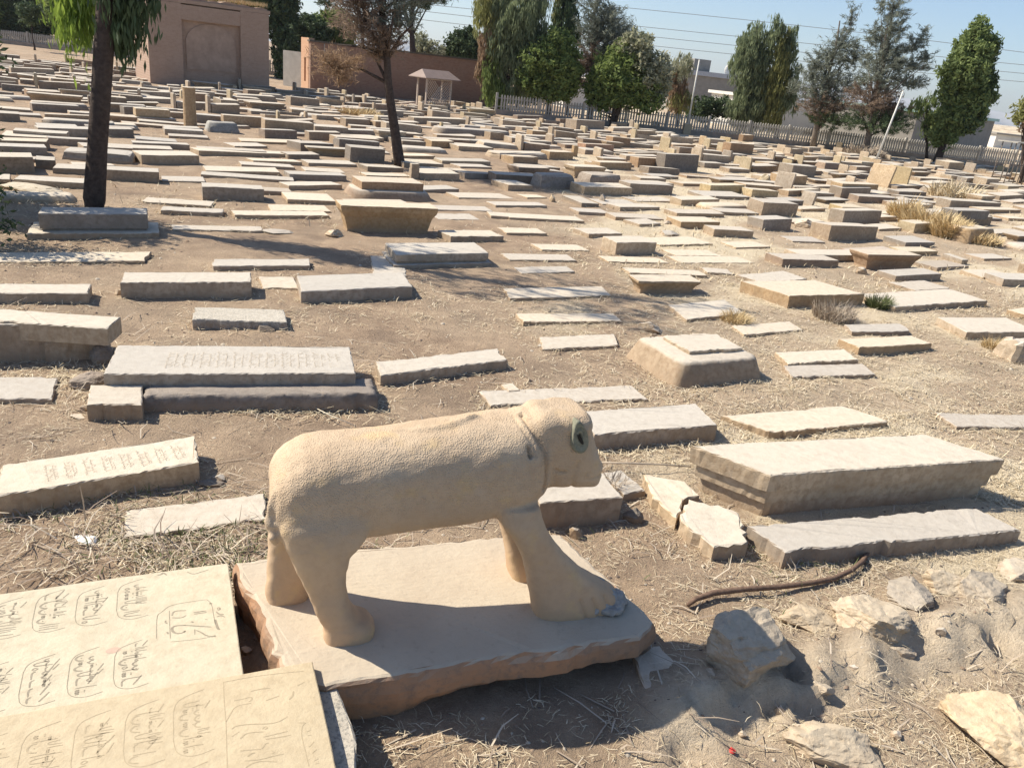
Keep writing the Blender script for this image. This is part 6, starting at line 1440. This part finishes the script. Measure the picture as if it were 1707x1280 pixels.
# far hazy ridge
xs = np.linspace(-2600, 4200, 160); hs = 40 + 110 * fbm(xs * .0011 + 3, xs * 0 + 2, 5) + 20 * fbm(xs * .01, xs * 0 + 7, 3); V = []; Fc = []
for i, (x, h) in enumerate(zip(xs, hs)): V += [(x, 5600 , -5), (x, 6000 + 200 * math.sin(i), h * .75), (x, 6500, h), (x, 7500, -5)]
for i in range(len(xs) - 1):
    for k in range(3): Fc.append((i*4+k, i*4+4+k, i*4+5+k, i*4+1+k))
o = mesh_np('hills', V, Fc, simple('far_hill', (.33, .34, .36), 1, .1, .002, 0), None, True); tag(o, kind='structure')

# thin dusty air over the plain
hz = boxes('haze', [(-7800, 7800, -60, 7900, -6, 260)], None); hz.data.materials.clear()
m = bpy.data.materials.new('dusty_air'); m.use_nodes = True; m.node_tree.nodes.clear()
vo = m.node_tree.nodes.new('ShaderNodeVolumePrincipled'); ou = m.node_tree.nodes.new('ShaderNodeOutputMaterial')
vo.inputs['Color'].default_value = (.86, .92, 1, 1); vo.inputs['Density'].default_value = HAZE_D; vo.inputs['Anisotropy'].default_value = .3
m.node_tree.links.new(vo.outputs[0], ou.inputs['Volume']); hz.data.materials.append(m); tag(hz, kind='stuff')

# iron frame at the right edge
p = gbase(1672, 47); q = gbase(1702, 47.8); dv = q - p; L = math.hypot(dv[0], dv[1])
root = empty('iron_frame', (p[0], p[1], 0), math.atan2(dv[1], dv[0])); M_IRON = simple('rusty_iron', (.17, .14, .12), .8, .3)
for x in (0, L * .5, L, L * 1.5):
    for y in (0, .8): tubes('leg', [([(x, y, 0), (x, y, 2.3)], [.03, .03])], M_IRON, root, 5)
boxes('canopy', [(-.2, L * 1.6, -.2, 1.0, 2.3, 2.36)], M_CONC, root); boxes('rail', [(0, L * 1.5, -.025, .025, 1.1, 1.15)], M_IRON, root)
tag(root, 'thin iron frame with a flat canopy at the far right edge', 'frame')

# ------------------------------------------------------------------ straw, pebbles, weeds
def inside_block(x, y):
    m = np.zeros(len(x), bool)
    for (fx, fy, fr, fl, fw, fa) in footprints:
        if fy > 24: continue
        k = np.abs(x - fx) < 2.5
        if not k.any(): continue
        c, s = math.cos(R_(fa)), math.sin(R_(fa)); u = (x - fx) * c + (y - fy) * s; v = -(x - fx) * s + (y - fy) * c
        m |= (np.abs(u) < fl) & (np.abs(v) < fw)
    for (c0, a0, L, W) in [((-2.30, 2.995), 25, 2.1, 1.0), ((-1.605, 2.27), 24.1, 2.1, .97), ((-.828 + .72 * math.cos(R_(19.7)) - .3 * math.sin(R_(19.7)), 3.299 + .72 * math.sin(R_(19.7)) + .3 * math.cos(R_(19.7))), 19.7, 2.35, 1.2)]:
        c, s = math.cos(R_(a0)), math.sin(R_(a0)); u = (x - c0[0]) * c + (y - c0[1]) * s; v = -(x - c0[0]) * s + (y - c0[1]) * c
        m |= (np.abs(u) < L / 2) & (np.abs(v) < W / 2)
    return m
def near_block(x, y):
    m = np.zeros(len(x))
    for (fx, fy, fr, fl, fw, fa) in footprints:
        if fy > 16: continue
        c, s = math.cos(R_(fa)), math.sin(R_(fa)); u = np.abs((x - fx) * c + (y - fy) * s) - fl; v = np.abs(-(x - fx) * s + (y - fy) * c) - fw
        m = np.maximum(m, np.exp(-np.clip(np.maximum(u, v), 0, 9) / .10))
    return m
def blades(name, n, ylo, yhi, len0, len1, wd, mat, seed, up=.16, dens=None, clumpy=.5, label=None, kind='stuff', thick=None):
    r = np.random.default_rng(seed)
    y = ylo + (yhi - ylo) * r.random(n * 3) ** 1.25; x = (r.random(n * 3) * 2 - 1) * (y * .72 + 1.0)
    D = (dens or straw_density)(x, y); D = D * (1 - clumpy + clumpy * np.clip((fbm(x * 5 + 9, y * 5, 3) - .42) * 6, 0, 1.4)) + .35 * near_block(x, y)
    k = (r.random(n * 3) < D) & ~inside_block(x, y); x, y = x[k][:n], y[k][:n]; m = len(x)
    th = r.uniform(0, 2 * math.pi, m); ln = r.uniform(len0, len1, m) * (.6 + .8 * r.random(m)); el = np.abs(r.normal(0, up, m))
    d1 = np.stack([np.cos(th) * np.cos(el), np.sin(th) * np.cos(el), np.sin(el)], 1)
    th2 = th + r.normal(0, .35, m); el2 = el - np.abs(r.normal(0, .35, m))
    d2 = np.stack([np.cos(th2) * np.cos(el2), np.sin(th2) * np.cos(el2), np.sin(el2)], 1)
    z = ground_z(x, y) + r.random(m) ** 2 * .022 + .004
    P0 = np.stack([x, y, z], 1); P1 = P0 + d1 * (ln * .5)[:, None]; P2 = P1 + d2 * (ln * .5)[:, None]; P2[:, 2] = np.maximum(P2[:, 2], z + .001)
    sd_ = np.stack([-np.sin(th), np.cos(th), np.zeros(m)], 1) * (wd * r.uniform(.5, 1.3, m))[:, None]
    upv = np.array([0, 0, 1.0]) * wd * .5
    V = np.stack([P0 + sd_, P0 - sd_, P1 + sd_ + upv, P1 - sd_ + upv, P2 + sd_ * .4, P2 - sd_ * .4], 1).reshape(-1, 3)
    b = np.arange(m)[:, None] * 6; Fq = np.concatenate([b + np.array([0, 1, 3, 2]), b + np.array([2, 3, 5, 4])])
    o = mesh_np(name, V, Fq, mat); return tag(o, label, name.replace('_', ' ') if label else None, kind=kind)
blades('dry_straw', 70000, 1.6, 7.5, .02, .085, .0017, M_STRAW, 1, .18, label='dry pale straw littering the ground', clumpy=.8)
blades('dry_straw', 70000, 6.5, 16, .03, .13, .0034, M_STRAW, 2, .25, label='dry pale straw littering the ground', clumpy=.75)
blades('dry_straw', 30000, 14, 40, .05, .15, .007, M_STRAW, 3, .5, label='dry pale straw littering the ground', clumpy=.8)
blades('dead_stalks', 1500, 1.8, 9, .10, .30, .0042, M_TWIG, 4, .20, dens=lambda x, y: np.full(len(x), .5), clumpy=.85, label='longer dead stalks scattered on the earth')
leftw = lambda x, y: np.exp(-(((x + 1.75) / .75) ** 2 + ((y - 4.35) / .30) ** 2))
blades('dead_stalks', 2600, 2.6, 5.4, .08, .28, .0038, M_TWIG, 14, .45, dens=lambda x, y: np.clip(np.exp(-(((x + 2.0) / 1.2) ** 2 + ((y - 4.3) / .42) ** 2)) + np.exp(-(((x + 1.17) / .13) ** 2 + ((y - 3.35) / .45) ** 2)), 0, 1), clumpy=.3, label='longer dead stalks scattered on the earth')
blades('green_weeds', 9000, 3.6, 5.2, .02, .07, .0032, M_WEED, 5, .9, dens=leftw, clumpy=.5, label='low green weeds behind the inscribed slabs')
blades('dry_straw', 9000, 3.0, 5.0, .03, .10, .0022, M_STRAW, 15, .3, dens=lambda x, y: np.clip(np.exp(-(((x + 1.9) / 1.2) ** 2 + ((y - 4.35) / .4) ** 2)) * .9, 0, 1), label='dry pale straw littering the ground')

def pebbles(n, seed, ylo, yhi, s0, s1, mats):
    r = np.random.default_rng(seed); y = ylo + (yhi - ylo) * r.random(n) ** 1.4; x = (r.random(n) * 2 - 1) * (y * .72 + .8)
    k = ~inside_block(x, y); x, y = x[k], y[k]; m = len(x)
    base = np.array([(1, 0, 0), (0, 1, 0), (-1, 0, 0), (0, -1, 0), (0, 0, 1), (.7, .7, -.4), (-.7, .7, -.4), (-.7, -.7, -.4), (.7, -.7, -.4)], float)
    base = np.array([(1, 0, 0), (.3, .95, 0), (-.8, .6, 0), (-.8, -.6, 0), (.3, -.95, 0), (.45, .2, .7), (-.35, .4, .65), (-.2, -.5, .75)], float)
    Fx = [(0, 1, 5), (1, 6, 5), (1, 2, 6), (2, 3, 6), (3, 7, 6), (3, 4, 7), (4, 0, 5), (4, 5, 7), (5, 6, 7)]
    s = (s0 + (s1 - s0) * r.random(m) ** 4); th = r.uniform(0, 6.28, m); c, sn = np.cos(th), np.sin(th)
    q = base[None] * (1 + r.normal(0, .18, (m, 8, 3))); X = (q[..., 0] * c[:, None] - q[..., 1] * sn[:, None] * .8) * s[:, None]; Y = (q[..., 0] * sn[:, None] + q[..., 1] * c[:, None] * .8) * s[:, None]; Z = q[..., 2] * s[:, None] * .7
    V = np.stack([X + x[:, None], Y + y[:, None], Z + ground_z(x, y)[:, None] - .001], -1).reshape(-1, 3)
    Fq = (np.array(Fx)[None] + (np.arange(m) * 8)[:, None, None]).reshape(-1, 3)
    mi = np.repeat(r.integers(0, len(mats), m), 9)
    o = mesh_np('pebbles', V, Fq, mats, None, False, mi); tag(o, 'small stones and clods scattered on the dry earth', 'pebbles', kind='stuff')
MP = [simple('pebble_pale', (.46, .40, .32), .95, .2, 20), simple('pebble_brown', (.25, .18, .13), .95, .2, 20), simple('pebble_dark', (.14, .11, .09), .95, .2, 20), simple('clod', (.27, .20, .145), .95, .2, 20)]
pebbles(5200, 5, 1.6, 9, .003, .022, MP)
pebbles(2600, 6, 8, 26, .006, .04, MP)

def grass_bush(px, py, wpx, hpx, label, mat, seed, n=700, name='dry_bush', wide=.006):
    p = flat(px, py, 0); D = p[1]; w = wpx / F_PX * D / 2; h = hpx / F_PX * D
    r = np.random.default_rng(seed); th = r.uniform(0, 6.28, n); rr_ = r.random(n) ** .5 * w * .85; lean = r.uniform(.2, 1.5, n)
    P0 = np.stack([np.cos(th) * rr_, np.sin(th) * rr_, np.full(n, -.02)], 1); L_ = h * r.uniform(.35, 1.15, n) * (1.05 - .6 * (rr_ / w) ** 2) * (.55 + .9 * fbm(P0[:, 0] * 4 + seed, P0[:, 1] * 4, 2))
    th += r.normal(0, 1.1, n)
    P1 = P0 + np.stack([np.cos(th) * np.sin(lean * .5) , np.sin(th) * np.sin(lean * .5), np.cos(lean * .5)], 1) * (L_ * .55)[:, None]
    P2 = P1 + np.stack([np.cos(th) * np.sin(lean), np.sin(th) * np.sin(lean), np.cos(lean)], 1) * (L_ * .5)[:, None]
    s = np.stack([-np.sin(th + 1), np.cos(th + 1), np.zeros(n)], 1) * wide * D / 10
    V = np.stack([P0 + s, P0 - s, P1 + s, P1 - s, P2 + s * .3, P2 - s * .3], 1).reshape(-1, 3); b = np.arange(n)[:, None] * 6
    o = mesh_np(name, V, np.concatenate([b + np.array([0, 1, 3, 2]), b + np.array([2, 3, 5, 4])]), mat); o.location = (p[0], p[1], 0)
    return tag(o, label, 'bush' if 'bush' in name else 'weeds')
grass_bush(1545, 382, 95, 34, 'golden dry grass bush among the tombs at the right', M_GOLD, 1, 2600)
grass_bush(1578, 395, 55, 38, 'taller golden dry clump right of the golden bush', M_GOLD, 2, 1500)
grass_bush(1505, 362, 50, 30, 'small golden dry tuft left of the golden bush', M_GOLD, 3, 900)
grass_bush(1590, 330, 90, 26, 'pale dry weeds behind the dark stacked tomb', M_STRAW, 4, 1300, 'dry_weeds')
grass_bush(1390, 530, 80, 36, 'dry dark weeds in front of the red-ended tomb', M_TWIG, 5, 1100, 'dry_weeds', .003)
grass_bush(1462, 512, 44, 26, 'small grey-green plant at the right end of the red-ended tomb', M_WEED, 6, 900, 'green_weeds', .004)
grass_bush(1225, 535, 60, 22, 'brownish dry tuft beside the slab in tree shade', M_GOLD, 7, 700, 'dry_weeds', .003)
grass_bush(1655, 582, 40, 24, 'dry tuft under the whitish slab at the right edge', M_GOLD, 8, 500, 'dry_weeds', .003)
grass_bush(655, 470, 50, 12, 'dry twiggy tuft in front of the raised pale tomb', M_TWIG, 9, 260, 'dry_weeds', .003)
grass_bush(610, 1135, 40, 60, 'dry yellowish tuft under the left corner of the lion plinth', M_GOLD, 10, 120, 'dry_weeds', .0035)
grass_bush(1020, 815, 60, 40, 'tangle of dry stalks behind the lion chin', M_TWIG, 11, 160, 'dry_weeds', .005)
grass_bush(1625, 402, 90, 24, 'dry golden grass in front of the spreading-based tomb', M_GOLD, 12, 1300, 'dry_weeds')
grass_bush(1350, 225, 60, 14, 'dark scrub before the fence at the right', M_TWIG, 13, 1200, 'dry_scrub', .004)
grass_bush(1440, 262, 70, 20, 'brown scrub around the foot of the right metal pole', M_TWIG, 14, 1500, 'dry_scrub', .004)
grass_bush(600, 190, 90, 10, 'golden dry grass patch left of the leaning tree', M_GOLD, 15, 1500, 'dry_weeds', .004)
grass_bush(893, 193, 40, 8, 'golden grass patch below the fence, right of the eucalyptus', M_GOLD, 16, 700, 'dry_weeds', .004)
